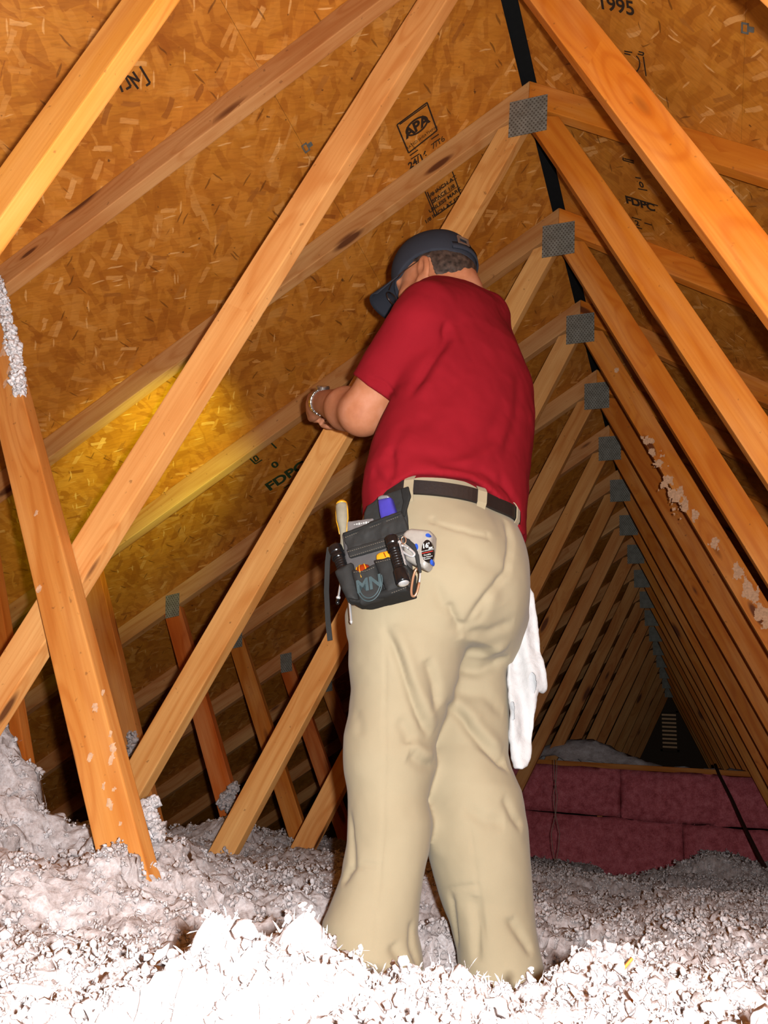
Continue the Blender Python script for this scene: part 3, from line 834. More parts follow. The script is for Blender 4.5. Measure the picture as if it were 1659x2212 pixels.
hem = hem_fn([P(787, 1165, 1.72), P(800, 1145, 1.64), P(822, 1115, 1.60), P(850, 1070, 1.57), P(900, 1034, 1.55), P(960, 1026, 1.54), P(1010, 1032, 1.55), P(1055, 1053, 1.57), P(1095, 1100, 1.62), P(1125, 1150, 1.68), P(1137, 1165, 1.74)], axis, 0.55)
Sf.cut(lambda x, y, z: (hem(x, y) - z) * 0.9)
Sf.ell(NECK0 + np.array((0, 0, 0.05)), [HU, HC, UP], (0.066, 0.066, 0.075), 0.01, 'carve')
V, Q = Sf.mesh(); V = smooth(V, Q, 2, 0.4)
V = fold(V, Q, [(-0.009, 0.011, [(967, 690), (966, 730), (922, 791), (878, 858)]), (0.006, 0.016, [(985, 700), (985, 740), (945, 800), (905, 860)]),
                (-0.006, 0.022, [(1055, 747), (1005, 797), (944, 875), (890, 932)]), (-0.006, 0.020, [(1095, 865), (1072, 932), (978, 987), (856, 970)]),
                (0.006, 0.020, [(1105, 905), (1080, 960), (985, 1010), (870, 1000)]),
                (-0.005, 0.010, [(944, 1003), (1045, 1013), (1112, 1067)]), (0.004, 0.010, [(930, 1022), (1030, 1030), (1095, 1080)]),
                (-0.006, 0.010, [(842, 960), (842, 1034)]), (-0.005, 0.012, [(799, 1017), (842, 1060)]), (-0.005, 0.012, [(1080, 1020), (1120, 1090), (1128, 1130)]),
                (-0.004, 0.016, [(880, 900), (850, 960), (822, 1010)]), (-0.003, 0.004, [(790, 810), (830, 830), (856, 856)]), (-0.004, 0.018, [(1130, 800), (1120, 900), (1085, 990)])])
V = V + vnormals(V, Q) * (0.0022 * fbm(V * 14, 3, 5))[:, None]
np_mesh('shirt', V, Q, M['shirt'], man)

# ---- trousers
Tf = Field((-0.98, 1.32, -0.34), (-0.16, 2.02, 0.98), 0.0045)
Tf.loft(PELVIS, 0.02); Tf.loft(LLEG, 0.025); Tf.loft(RLEG, 0.035)
Tf.ell(P(985, 1225, 1.60), [HU, HC, UP], (0.10, 0.085, 0.12), 0.06); Tf.ell(P(1078, 1250, 1.67), [HU, HC, UP], (0.058, 0.085, 0.13), 0.04)
TW_Z = P(965, 1020, 1.545)[2]
Tf.cut(lambda x, y, z: z - TW_Z + 0 * x)
V, Q = Tf.mesh(); V = smooth(V, Q, 2, 0.4)
V = fold(V, Q, [(-0.010, 0.009, [(829, 1347), (869, 1445), (903, 1530), (930, 1590)]), (0.008, 0.014, [(850, 1345), (888, 1440), (922, 1520), (945, 1575)]),
                (-0.009, 0.012, [(923, 1420), (944, 1476), (949, 1530)]), (-0.008, 0.014, [(886, 1625), (915, 1648), (945, 1658)]), (0.006, 0.012, [(890, 1600), (920, 1625), (942, 1635)]),
                (-0.006, 0.013, [(863, 1548), (880, 1580), (890, 1605)]), (-0.0018, 0.0035, [(829, 1310), (832, 1469), (827, 1760), (818, 1900), (808, 2090)]),
                (-0.012, 0.011, [(968, 1515), (1021, 1580), (1079, 1638), (1100, 1655)]), (0.007, 0.016, [(985, 1500), (1040, 1570), (1090, 1620)]),
                (-0.010, 0.013, [(998, 1442), (1031, 1449), (1102, 1424)]), (0.007, 0.014, [(1000, 1415), (1040, 1420), (1105, 1395)]), (-0.006, 0.014, [(1004, 1372), (1060, 1368), (1115, 1345)]),
                (-0.007, 0.016, [(984, 1489), (1048, 1496), (1092, 1536)]), (-0.009, 0.009, [(1000, 1366), (1056, 1286), (1100, 1235), (1108, 1161), (1095, 1120)]),
                (-0.004, 0.010, [(1004, 1362), (1040, 1340), (1065, 1285)]), (-0.006, 0.013, [(930, 1250), (956, 1296), (985, 1345), (1004, 1380)]), (-0.006, 0.007, [(971, 1303), (985, 1335), (1000, 1362)]),
                (-0.007, 0.009, [(750, 1750), (758, 1865), (735, 1910)]), (-0.007, 0.012, [(849, 2034), (878, 2080)]), (-0.006, 0.014, [(998, 1737), (1050, 1770), (1095, 1775)]),
                (-0.006, 0.010, [(1089, 1720), (1110, 1760), (1130, 1790)]), (-0.007, 0.010, [(1099, 1975), (1130, 2020), (1155, 2060)]), (-0.007, 0.010, [(1024, 1935), (1028, 1990), (1030, 2080)]), (-0.006, 0.008, [(970, 1925), (976, 1990), (982, 2050)]),
                (-0.0025, 0.004, [(741, 1879), (780, 1868), (822, 1865)]), (-0.0025, 0.004, [(943, 1926), (985, 1916), (1032, 1908)]), (-0.0018, 0.0035, [(1010, 1760), (1028, 1900), (1050, 2060)]),
                (-0.005, 0.008, [(892, 1985), (893, 2040), (910, 2085)]), (-0.0025, 0.012, [(764, 1530), (773, 1560), (776, 1590)]), (-0.004, 0.02, [(990, 1180), (1080, 1230), (1095, 1300)]),
                (-0.003, 0.005, [(931, 1122), (990, 1140), (1057, 1158), (1060, 1148)]), (-0.003, 0.005, [(930, 1110), (932, 1128)])])
V = V + vnormals(V, Q) * (0.0016 * fbm(V * 12, 3, 9))[:, None]
trousers = np_mesh('trousers', V, Q, M['khaki'], man)
TV = V

def surf_at(px, py, src=None):
    """point of the trousers seen at this spot, with its distance"""
    src = TV if src is None else src
    x, y, z = proj(src); d = (x - px) ** 2 + (y - py) ** 2; c = np.where(d < max(d.min() * 2, 60))[0]
    return src[c[np.argmin(z[c])]]


# belt: a leather band round the waist
def ring_radius(z, n=96):
    """radius of the trousers round the waist axis at height z"""
    m = np.abs(TV[:, 2] - z) < 0.012; p = TV[m]; t = np.arctan2(p[:, 1] - axis[1], p[:, 0] - axis[0]); r = np.hypot(p[:, 0] - axis[0], p[:, 1] - axis[1])
    o = np.argsort(t); t, r = t[o], r[o]; T = np.linspace(-math.pi, math.pi, n, endpoint=False)
    R = np.array([np.max(r[np.abs((t - a + math.pi) % (2 * math.pi) - math.pi) < 0.09]) for a in T])
    return T, R


BZ1, BZ0 = P(975, 1046, 1.545)[2], P(965, 1077, 1.545)[2]
def band(z0, z1, off, th, name, mat, parent, rng_=None, tilt=0.0, n=96, steps=3):
    mb = MB(); T, R = ring_radius((z0 + z1) / 2 - 0.004, n)
    R = np.convolve(np.concatenate([R[-2:], R, R[:2]]), np.ones(5) / 5, 'valid')
    sel = range(n) if rng_ is None else [i for i in range(n) if rng_(T[i])]
    rows = []
    for i in sel:
        c, s = math.cos(T[i]), math.sin(T[i]); e = []
        for r, z in ((R[i] + off, z0), (R[i] + off + th, z0 + .002), (R[i] + off + th, z1 - .002), (R[i] + off, z1)):
            e.append((axis[0] + r * c, axis[1] + r * s, z))
        rows.append(e)
    vs = [v for e in rows for v in e]; fs = []; m = len(rows)
    for i in range(m if rng_ is None else m - 1):
        j = (i + 1) % m
        for k in range(4): fs.append((i * 4 + k, j * 4 + k, j * 4 + (k + 1) % 4, i * 4 + (k + 1) % 4))
    mb.add(vs, fs); return mb.build(name, mat, parent, smooth=False)


belt = band(BZ0, BZ1, 0.001, 0.0045, 'belt', M['belt'], man)
for px, py, dd in ((897, 1062, 1.56), (1041, 1082, 1.56), (1106, 1132, 1.645)):
    p = P(px, py, dd); a0 = math.atan2(p[1] - axis[1], p[0] - axis[0])
    T, R = ring_radius((BZ0 + BZ1) / 2); rr = np.interp(a0, T, R)
    w = 0.010 / rr; mb = MB(); pr = []
    for z, o in ((BZ0 - 0.016, 0.0005), (BZ0 - 0.006, 0.004), (BZ0 + 0.004, 0.0085), (BZ1 - 0.004, 0.0085), (BZ1 + 0.004, 0.004), (BZ1 + 0.008, 0.0)):
        for a in (a0 - w, a0 + w):
            for q in (o, o + 0.0022): pr.append((axis[0] + (rr + q) * math.cos(a), axis[1] + (rr + q) * math.sin(a), z))
    fs = []
    for i in range(5):
        b = 4 * i; fs += [(b + 1, b + 3, b + 7, b + 5), (b, b + 1, b + 5, b + 4), (b + 2, b + 6, b + 7, b + 3), (b, b + 4, b + 6, b + 2)]
    mb.add(pr, fs); mb.build('belt_loop', M['khaki'], man)

# ---- hair
Hf = Field(HEAD - 0.16, HEAD + 0.16, 0.003)
head_field(Hf, 0.005, False)
def hair_cut(x, y, z):
    f = (x - HEAD[0]) * HF[0] + (y - HEAD[1]) * HF[1] + (z - HEAD[2]) * HF[2]; u = (x - HEAD[0]) * HUp[0] + (y - HEAD[1]) * HUp[1] + (z - HEAD[2]) * HUp[2]
    low = np.where(f < -0.028, -0.066 - 0.10 * (f + 0.03), 0.018 + 0.6 * np.maximum(f + 0.0, 0))
    return np.maximum(low - u, f - 0.052)
Hf.cut(hair_cut); V, Q = Hf.mesh(); V = smooth(V, Q, 2, 0.4)
V = V + vnormals(V, Q) * (0.0009 * fbm((V - HEAD) @ np.array(HAX).T * np.array((90, 90, 30)), 2, 3))[:, None]
np_mesh('hair', V, Q, M['hair'], man)

# ---- cap
Cf = Field(HEAD - 0.17, HEAD + 0.19, 0.003)
Cf.ell(hd(0.0, 0, 0.042), HAX, (0.113, 0.090, 0.118), 0.01); Cf.ell(hd(0.03, 0, 0.066), HAX, (0.078, 0.072, 0.090), 0.03)
def cap_cut(x, y, z):
    f = (x - HEAD[0]) * HF[0] + (y - HEAD[1]) * HF[1] + (z - HEAD[2]) * HF[2]; u = (x - HEAD[0]) * HUp[0] + (y - HEAD[1]) * HUp[1] + (z - HEAD[2]) * HUp[2]
    return (0.017 + 0.016 * np.cos(f * 18) - u)
Cf.cut(cap_cut); V, Q = Cf.mesh(); V = smooth(V, Q, 2, 0.4)
capo = np_mesh('cap', V, Q, M['cap'], man)
mb = MB(); nu, nv = 17, 9; vs = []
for j in range(nv):
    for i in range(nu):
        a = (i / (nu - 1) - 0.5) * 2; v = j / (nv - 1); th = a * 1.12
        fx = 0.112 * math.cos(th) * (1 - v) + v * (0.108 + 0.076 * math.cos(a * 1.25)); ry = 0.088 * math.sin(th) * (1 - v) + v * (0.082 * math.sin(a * 1.5))
        uz = 0.030 - 0.012 * v - 0.030 * a * a * (0.35 + 0.65 * v)
        vs.append(hd(fx - 0.004 * (1 - v), ry, uz))
n = nu * nv; vs = vs + [np.array(v) - HUp * 0.004 for v in vs]; fs = []
for j in range(nv - 1):
    for i in range(nu - 1):
        a = j * nu + i; fs += [(a, a + 1, a + nu + 1, a + nu), (n + a, n + a + nu, n + a + nu + 1, n + a + 1)]
for i in range(nu - 1):
    fs += [(i, n + i, n + i + 1, i + 1), ((nv - 1) * nu + i, (nv - 1) * nu + i + 1, n + (nv - 1) * nu + i + 1, n + (nv - 1) * nu + i)]
for j in range(nv - 1):
    a = j * nu; fs += [(a, a + nu, n + a + nu, n + a), (a + nu - 1, n + a + nu - 1, n + a + 2 * nu - 1, a + 2 * nu - 1)]
mb.add(vs, fs); mb.build('brim', M['cap'], capo, smooth=True)
mb = MB(); mb.lathe([(0, 0.009), (0.003, 0.008), (0.005, 0.004)], 12, Matrix.Translation(Vector(hd(0.005, 0, 0.160)))); mb.build('button', M['cap'], capo, smooth=True)
M['buckle'] = simple('dull_brass_buckle', (0.22, 0.15, 0.11, 1), 0.35, 0.6)
def cap_pt(th, u, off=0.0):
    k = math.sqrt(max(0.02, 1 - ((u - 0.042) / 0.118) ** 2)); return hd(-(0.112 * k + off) * math.cos(th), (0.088 * k + off) * math.sin(th), u)
mb = MB(); pts = [cap_pt(t, 0.036, 0.002) for t in np.linspace(-0.75, 0.75, 12)]
vs = [p + HUp * z + 0 * HF for p in pts for z in (-0.010, 0.010)] + [cap_pt(t, 0.036, 0.006) + HUp * z for t in np.linspace(-0.75, 0.75, 12) for z in (-0.010, 0.010)]
fs = []
for i in range(11):
    a = 2 * i; fs += [(24 + a, 24 + a + 2, 24 + a + 3, 24 + a + 1), (a, a + 1, a + 3, a + 2), (a, a + 2, 26 + a, 24 + a), (a + 1, 25 + a, 27 + a, a + 3)]
mb.add(vs, fs); mb.build('strap', M['cap'], capo, smooth=True)
b0 = cap_pt(-0.42, 0.056, 0.005); bx = cap_pt(-0.28, 0.056, 0.005) - b0; bx /= np.linalg.norm(bx); bz = HUp; by = np.cross(bx, bz)
mb = MB(); Mx = Matrix([[bx[i], by[i], bz[i], b0[i]] for i in range(3)] + [[0, 0, 0, 1]])
mb.box((0, 0, 0.010), (0.034, 0.004, 0.006), Mx); mb.box((0, 0, -0.010), (0.034, 0.004, 0.006), Mx); mb.box((0.015, 0, 0), (0.006, 0.004, 0.024), Mx); mb.box((-0.015, 0, 0), (0.006, 0.004, 0.024), Mx)
mb.build('buckle', M['buckle'], capo, bevel=0.001)

# ---- glasses
M['frame'] = simple('tortoise_frame', (0.03, 0.014, 0.008, 1), 0.25, 0.3, 0.6)
tg = NT('spectacle_lens'); M['lens'] = tg.set((0.9, 0.92, 0.95, 1), rough=0.05, spec=0.5, **{'Transmission Weight': 1.0, 'IOR': 1.1, 'Alpha': 0.35})
mb = MB()
for s in (-1, 1):
    c = hd(0.113, s * 0.034, -0.010)
    mb.tube([c + HR * (0.025 * math.cos(t)) * 1.0 + HUp * (0.019 * math.sin(t)) - HF * 0.004 * s * math.cos(t) * s for t in np.linspace(0, 2 * math.pi, 25)], 0.0016, 6)
    mb.tube([hd(0.108, s * 0.060, 0.000), hd(0.085, s * 0.077, 0.006), hd(0.04, s * 0.082, 0.014), hd(0.0, s * 0.082, 0.022), hd(-0.018, s * 0.080, 0.012)], 0.0014, 6)
mb.tube([hd(0.114, -0.010, -0.006), hd(0.118, 0, -0.003), hd(0.114, 0.010, -0.006)], 0.0014, 6)
gl = mb.build('glasses', M['frame'], man, smooth=True)
for s in (-1, 1):
    c = hd(0.113, s * 0.034, -0.010); k = 24; ring = [c + HR * (0.024 * math.cos(t)) + HUp * (0.018 * math.sin(t)) for t in np.linspace(0, 2 * math.pi, k, endpoint=False)]
    mb = MB(); mb.add([*ring, *[r_ + HF * 0.0012 for r_ in ring]], [tuple(range(k)), tuple(range(2 * k - 1, k - 1, -1))] + [(i, i + k, (i + 1) % k + k, (i + 1) % k) for i in range(k)]); mb.build('lens', M['lens'], gl)

# ---- wrist watch on the left wrist
M['watch'] = simple('brushed_watch_steel', (0.42, 0.40, 0.37, 1), 0.25, 0.95, nscale=200)
wd = (WR_L - EL_L) / np.linalg.norm(WR_L - EL_L); w0 = WR_L - wd * 0.012; wa = np.cross(wd, UP); wa /= np.linalg.norm(wa); wb = np.cross(wa, wd)
mb = MB(); nseg = 22
for k in range(nseg):
    t = 2 * math.pi * k / nseg; ex = wa * math.cos(t) + wb * math.sin(t); ey = -wa * math.sin(t) + wb * math.cos(t); c = w0 + ex * 0.0340
    Mx = Matrix([[ey[i], wd[i], ex[i], c[i]] for i in range(3)] + [[0, 0, 0, 1]]); mb.box((0, 0, 0), (0.0090, 0.018, 0.0055), Mx)
wt = mb.build('wrist_watch', M['watch'], man, bevel=0.0008)
ex = -wa * 0.3 + wb * 0.95; ex /= np.linalg.norm(ex); ey = np.cross(wd, ex); c = w0 + ex * 0.036
mb = MB(); mb.lathe([(-0.003, 0.017), (0.004, 0.018), (0.007, 0.016), (0.0075, 0.001)], 24, Matrix([[ey[i], wd[i], ex[i], c[i]] for i in range(3)] + [[0, 0, 0, 1]])); mb.build('case', M['watch'], wt, smooth=False)

# ------------------------------------------------------------------ tool pouch on the left hip
def poly_sdf(u, v, poly):
    p = np.array(poly, float); d = np.full(np.broadcast(u, v).shape, 1e9); s = np.ones_like(d)
    for i in range(len(p)):
        a, b = p[i], p[i - 1]; ex, ey = b - a; wx, wy = u - a[0], v - a[1]
        t = np.clip((wx * ex + wy * ey) / (ex * ex + ey * ey + 1e-12), 0, 1); d = np.minimum(d, (wx - ex * t) ** 2 + (wy - ey * t) ** 2)
        c1, c2, c3 = v >= a[1], v < b[1], ex * wy > ey * wx
        s = np.where((c1 & c2 & c3) | (~c1 & ~c2 & ~c3), -s, s)
    return np.sqrt(d) * s


class Frame:
    """a flat working plane: origin, right, up, normal"""
    def __init__(self, o, ex, ey): self.o = np.array(o, float); self.ex = ex / np.linalg.norm(ex); ey = ey - self.ex * (ey @ self.ex); self.ey = ey / np.linalg.norm(ey); self.en = np.cross(self.ex, self.ey)

    def loc(self, px, py, n=0.0):
        d = ray(px, py); o = self.o + self.en * n; t = (o @ self.en) / (d @ self.en); q = d * t - self.o; return q @ self.ex, q @ self.ey

    def w(self, px, py, n=0.0):
        a, b = self.loc(px, py, n); return self.o + self.ex * a + self.ey * b + self.en * n

    def mat(self, px, py, n=0.0):
        c = self.w(px, py, n); return Matrix([[self.ex[i], self.ey[i], self.en[i], c[i]] for i in range(3)] + [[0, 0, 0, 1]])


def puff(name, fr, poly, n0, n1, r, mat, parent=None, h=0.0022, bumpy=0.0, seed=0, nref=None, dish=None):
    """rounded solid whose outline (seen square on) is the polygon, from depth n0 to n1 along the frame's normal"""
    nm = (n0 + n1) / 2 if nref is None else nref; pl = np.array([fr.loc(x, y, nm) for x, y in poly]); lo = pl.min(0) - 3 * h; hi = pl.max(0) + 3 * h
    F = Field((lo[0], lo[1], n0 - 3 * h), (hi[0], hi[1], n1 + 3 * h), h); sl, (u, v, n) = F.block(F.lo, F.lo + F.h * F.n)
    d2 = poly_sdf(u[:, :, 0], v[:, :, 0], pl)[:, :, None]; nn = n if dish is None else n - dish(u, v)
    dn = np.maximum(nn - n1, n0 - nn); F.F = (np.sqrt(np.maximum(d2 + r, 0) ** 2 + np.maximum(dn + r, 0) ** 2) + np.minimum(np.maximum(d2 + r, dn + r), 0) - r).astype(np.float32)
    V, Q = F.mesh(); V = smooth(V, Q, 1, 0.4)
    if bumpy: V = V + vnormals(V, Q) * (bumpy * fbm(V * 45 + seed, 3, seed))[:, None]
    return np_mesh(name, fr.o + V[:, :1] * fr.ex + V[:, 1:2] * fr.ey + V[:, 2:] * fr.en, Q, mat, parent)


def put_text(body, size, mat, Mx, name='lettering', parent=None, thick=0.0, bold=0.0):
    c = bpy.data.curves.new(name, 'FONT'); c.body = body; c.size = size; c.extrude = thick; c.offset = bold; c.align_x = 'CENTER'; c.align_y = 'CENTER'
    t = bpy.data.objects.new(name, c); COL.objects.link(t); dg = bpy.context.evaluated_depsgraph_get(); dg.update()
    me = bpy.data.meshes.new_from_object(t.evaluated_get(dg)); bpy.data.objects.remove(t); me.materials.clear()
    o = link(name, me, mat, parent); o.matrix_world = Mx; return o


M['nylon'] = mat_cloth('grey_nylon_webbing', (0.0155, 0.0155, 0.0150, 1), (0.025, 0.0245, 0.0235, 1), 600, 0.25, 0.75, 0.2, sheen=0.0)
M['nylon2'] = mat_cloth('light_grey_nylon', (0.060, 0.055, 0.055, 1), (0.080, 0.075, 0.075, 1), 600, 0.2, 0.75, 0.2, sheen=0.0)
M['trim'] = mat_cloth('dark_binding_tape', (0.010, 0.0095, 0.009, 1), (0.016, 0.0155, 0.0145, 1), 600, 0.2, 0.8, 0.2, sheen=0.0)
M['stitch'] = simple('stitching', (0.16, 0.13, 0.095, 1), 0.9)
M['logo'] = simple('teal_print', (0.038, 0.062, 0.068, 1), 0.7)
M['alu'] = simple('black_anodised', (0.010, 0.010, 0.011, 1), 0.22, 0.4, 0.6)
M['chrome'] = simple('chrome', (0.62, 0.62, 0.62, 1), 0.3, 0.6)
M['copper'] = simple('coppery_metal', (0.50, 0.27, 0.16, 1), 0.3, 0.65)
M['yellow'] = simple('yellow_plastic', (0.50, 0.24, 0.010, 1), 0.4)
M['orange'] = simple('red_amber_plastic', (0.22, 0.022, 0.004, 1), 0.25)
M['blue'] = simple('blue_plastic', (0.040, 0.035, 0.27, 1), 0.35)
M['smoke'] = simple('cloudy_grey_plastic', (0.21, 0.19, 0.14, 1), 0.35)
M['grey_metal'] = simple('grey_metal', (0.20, 0.20, 0.205, 1), 0.35, 0.4)
M['white'] = simple('white_print', (0.5, 0.5, 0.48, 1), 0.6); M['red'] = simple('red_print', (0.40, 0.02, 0.012, 1), 0.6)
M['tape_case'] = simple('satin_silver_plastic', (0.30, 0.275, 0.245, 1), 0.35, 0.15); M['blue2'] = simple('bright_blue_button', (0.015, 0.06, 0.33, 1), 0.35)
hp = surf_at(835, 1230); DH = hp @ HC
tilt = math.radians(9); nr = math.radians(24)
e1 = HU * math.cos(nr) - HC * math.sin(nr); e2 = UP
ex = e1 * math.cos(tilt) + e2 * math.sin(tilt); ey = e2 * math.cos(tilt) - e1 * math.sin(tilt)
PF = Frame(P(835, 1230, DH - 0.012), ex, ey)
pouch = empty('tool_pouch', tuple(PF.o)); tag(pouch, 'grey nylon tool pouch hanging from the belt on the left hip', 'tool pouch')
PINV = Matrix.Translation(-Vector(PF.o))
def into(o, par):
    """parent while keeping the place in the world"""
    o.parent = par; o.matrix_parent_inverse = Matrix.Translation(-Vector(par.location)) if par.type == 'EMPTY' else Matrix.Identity(4); return o
def ppart(name, poly, n0, n1, r, mat, bumpy=0.0008, **k): return into(puff(name, PF, poly, n0, n1, r, mat, None, bumpy=bumpy, **k), pouch)
ppart('back_panel', [(757, 1300), (742, 1160), (786, 1122), (794, 1094), (815, 1078), (841, 1066), (866, 1056), (882, 1051), (886, 1068), (880, 1099), (884, 1150), (890, 1284), (781, 1307)], -0.006, 0.004, 0.004, M['nylon'], 0.0015)
ppart('edge_binding', [(866, 1056), (883, 1050), (888, 1072), (879, 1102), (874, 1118), (866, 1108), (871, 1085)], 0.003, 0.010, 0.003, M['trim'])
ppart('pouch_body', [(744, 1158), (866, 1108), (884, 1150), (888, 1226), (890, 1284), (781, 1308), (757, 1300)], 0.004, 0.040, 0.012, M['nylon2'])
ppart('front_flap', [(741, 1152), (800, 1129), (866, 1104), (876, 1125), (884, 1150), (836, 1166), (750, 1194)], 0.038, 0.047, 0.004, M['nylon'], 0.0022)
ppart('flap_hem', [(749, 1188), (836, 1161), (884, 1146), (886, 1156), (838, 1182), (756, 1207)], 0.036, 0.049, 0.004, M['nylon'], 0.001)
ppart('flap_binding', [(741, 1152), (800, 1129), (866, 1104), (868, 1110), (801, 1136), (743, 1159)], 0.044, 0.050, 0.002, M['trim'], 0.0006)
ppart('pen_pocket', [(727, 1238), (735, 1232), (763, 1217), (770, 1250), (783, 1307), (755, 1304), (742, 1276)], 0.020, 0.062, 0.017, M['nylon'])
ppart('logo_pocket', [(762, 1233), (790, 1230), (814, 1219), (822, 1250), (834, 1292), (781, 1309), (771, 1275)], 0.034, 0.066, 0.015, M['nylon'])
ppart('tool_pocket', [(809, 1212), (845, 1203), (868, 1240), (880, 1272), (841, 1288), (824, 1250)], 0.034, 0.066, 0.015, M['nylon'])
ppart('bottom_panel', [(757, 1296), (786, 1303), (838, 1284), (884, 1266), (891, 1284), (840, 1298), (790, 1310), (770, 1309)], 0.006, 0.062, 0.006, M['trim'], 0.001)
ppart('side_panel', [(868, 1215), (884, 1222), (893, 1240), (891, 1284), (872, 1278)], 0.004, 0.045, 0.006, M['nylon'])
def stitches(pts, n, name='stitching', step=0.0045):
    W_ = [PF.w(x, y, n) for x, y in pts]; L = [0]
    for a, b in zip(W_, W_[1:]): L.append(L[-1] + np.linalg.norm(b - a))
    mb = MB()
    for s in np.arange(0, L[-1] - step, step):
        q = [np.array([np.interp(t, L, [w[i] for w in W_]) for i in range(3)]) for t in (s, s + step * .55)]; mb.tube(q, 0.00045, 4)
    return into(mb.build(name, M['stitch']), pouch)
stitches([(746, 1161), (801, 1139), (866, 1114)], 0.0475); stitches([(751, 1192), (838, 1166), (884, 1151)], 0.0500); stitches([(757, 1202), (838, 1177), (876, 1163)], 0.0500)
stitches([(846, 1281), (880, 1268)], 0.0665); stitches([(764, 1236), (790, 1233), (814, 1223)], 0.0668); stitches([(812, 1215), (846, 1207)], 0.0668)
lg = PF.mat(797, 1262, 0.0664); into(put_text('MN', 0.034, M['logo'], lg @ Matrix.Rotation(math.radians(4), 4, 'Z'), 'printed_letters', None, 0.0003, 0.0012), pouch)
mb = MB()
for k, (rx, ry) in enumerate(((0.022, 0.030), (0.026, 0.036))):
    pts = [PF.w(798, 1258, 0.0664) + PF.ex * rx * math.cos(t) + PF.ey * ry * math.sin(t) for t in np.linspace(math.radians(200 - 10 * k), math.radians(375), 20)]
    mb.tube(pts, 0.0011, 5)
into(mb.build('printed_swoosh', M['logo']), pouch)
mb = MB(); pts = [PF.w(x, y, n) for x, y, n in ((712, 1182, .035), (708, 1215, .035), (706, 1278, .032), (709, 1340, .030), (713.5, 1384, .030))]
vs = []; 
for p in pts:
    for a in (-0.0052, 0.0052):
        for b in (0, 0.002): vs.append(p + PF.ex * a + PF.en * b)
fs = []
for i in range(len(pts) - 1):
    b = 4 * i; fs += [(b + 1, b + 3, b + 7, b + 5), (b, b + 4, b + 6, b + 2), (b, b + 1, b + 5, b + 4), (b + 2, b + 6, b + 7, b + 3)]
fs += [(0, 2, 3, 1), (16, 17, 19, 18)]
mb.add(vs, fs); into(mb.build('hanging_strap', M['nylon']), pouch)
into(MB().tube([PF.w(712, 1184, .036), PF.w(728, 1190, .020), PF.w(750, 1188, .012)], 0.004, 6).build('strap_anchor', M['nylon']), pouch)


def axis_mat(a, b):
    z = (b - a) / np.linalg.norm(b - a); x = np.cross(PF.en, z); x /= np.linalg.norm(x); y = np.cross(z, x)
    return Matrix([[x[i], y[i], z[i], a[i]] for i in range(3)] + [[0, 0, 0, 1]]), np.linalg.norm(b - a)


def tool(name, label, cat, a, group=None):
    e = empty(name, tuple(a)); tag(e, label, cat, group); return e


# flashlights
def flashlight(label, a, b, r, lens_down):
    e = tool('flashlight', label, 'flashlight', a); Mx, L = axis_mat(a, b); g = lambda z, k: (z * L, k * r)
    into(MB().lathe([g(0, .80), g(.02, .95), g(.05, 1), g(.16, 1), g(.18, .90), g(.22, .90), g(.24, 1.0), g(.30, 1.0)], 24, Mx).build('tail', M['alu'], smooth=False), e)
    prof = [g(.30, .80)]
    for k in range(14): prof += [g(.31 + k * .028, .82 if k % 2 else .76), g(.328 + k * .028, .82 if k % 2 else .76)]
    into(MB().lathe(prof + [g(.71, .80)], 24, Mx).build('grip', M['alu'], smooth=False), e)
    into(MB().lathe([g(.70, .82), g(.74, 1.0), g(.92, 1.05), g(.97, 1.05), g(1.0, .98)], 24, Mx).build('head', M['alu'], smooth=True), e)
    into(MB().lathe([g(.985, .90), g(1.02, .70), g(1.04, .35)], 20, Mx).build('lens', M['chrome'], smooth=True), e)
    if lens_down:
        into(MB().box((r * 1.02, 0, L * .42), (0.0015, 0.006, L * .5), Mx).box((r * .9, 0, L * .18), (0.008, 0.006, 0.004), Mx).build('pocket_clip', M['chrome'], bevel=.0004), e)
    return e
flashlight('black flashlight clipped lens-down to the front of the pouch', PF.w(845, 1160, 0.085), PF.w(872, 1260, 0.092), 0.0125, True)
flashlight('black flashlight standing in the leftmost pocket of the pouch', PF.w(723, 1180, 0.040), PF.w(756, 1268, 0.042), 0.0140, False)
# screwdriver with grey handle
a, b = PF.w(738, 1084, 0.022), PF.w(745, 1196, 0.024); Mx, L = axis_mat(a, b)
e = tool('screwdriver', 'screwdriver with cloudy grey handle and yellow stripes standing in the pouch', 'screwdriver', a)
into(MB().lathe([(L * z, r) for z, r in ((0.02, .0105), (.10, .0130), (.35, .0125), (.52, .0085), (.70, .0070), (.85, .0085), (.93, .0060))], 16, Mx).build('handle', M['smoke'], smooth=True), e)
into(MB().lathe([(-.004, .004), (0.0, .0085), (.03 * L, .0115), (.06 * L, .0118)], 16, Mx).build('end_cap', M['yellow'], smooth=True), e)
for s in (-1, 1): into(MB().tube([np.array(Mx @ Vector((s * r, 0.002, z * L))) for z, r in ((.05, .0118), (.2, .0132), (.36, .0128), (.50, .0098), (.62, .0080))], 0.0013, 6).build('stripe', M['yellow'], smooth=True), e)
into(MB().lathe([(L * .9, .003), (L * 1.7, .003)], 10, Mx).build('shaft', M['chrome'], smooth=True), e)
# blue handled tool
e = tool('blue_handled_tool', 'tool with tapered blue handle and grey end sticking out of the pouch', 'hand tool', PF.w(836, 1095, 0.022))
into(puff('handle', PF, [(819, 1082), (847, 1076), (856, 1104), (860, 1130), (828, 1136), (822, 1108)], 0.010, 0.034, 0.008, M['blue']), e); into(puff('end_cap', PF, [(818, 1084), (820, 1076), (828, 1072), (841, 1072), (847, 1079)], 0.011, 0.033, 0.006, M['grey_metal']), e)
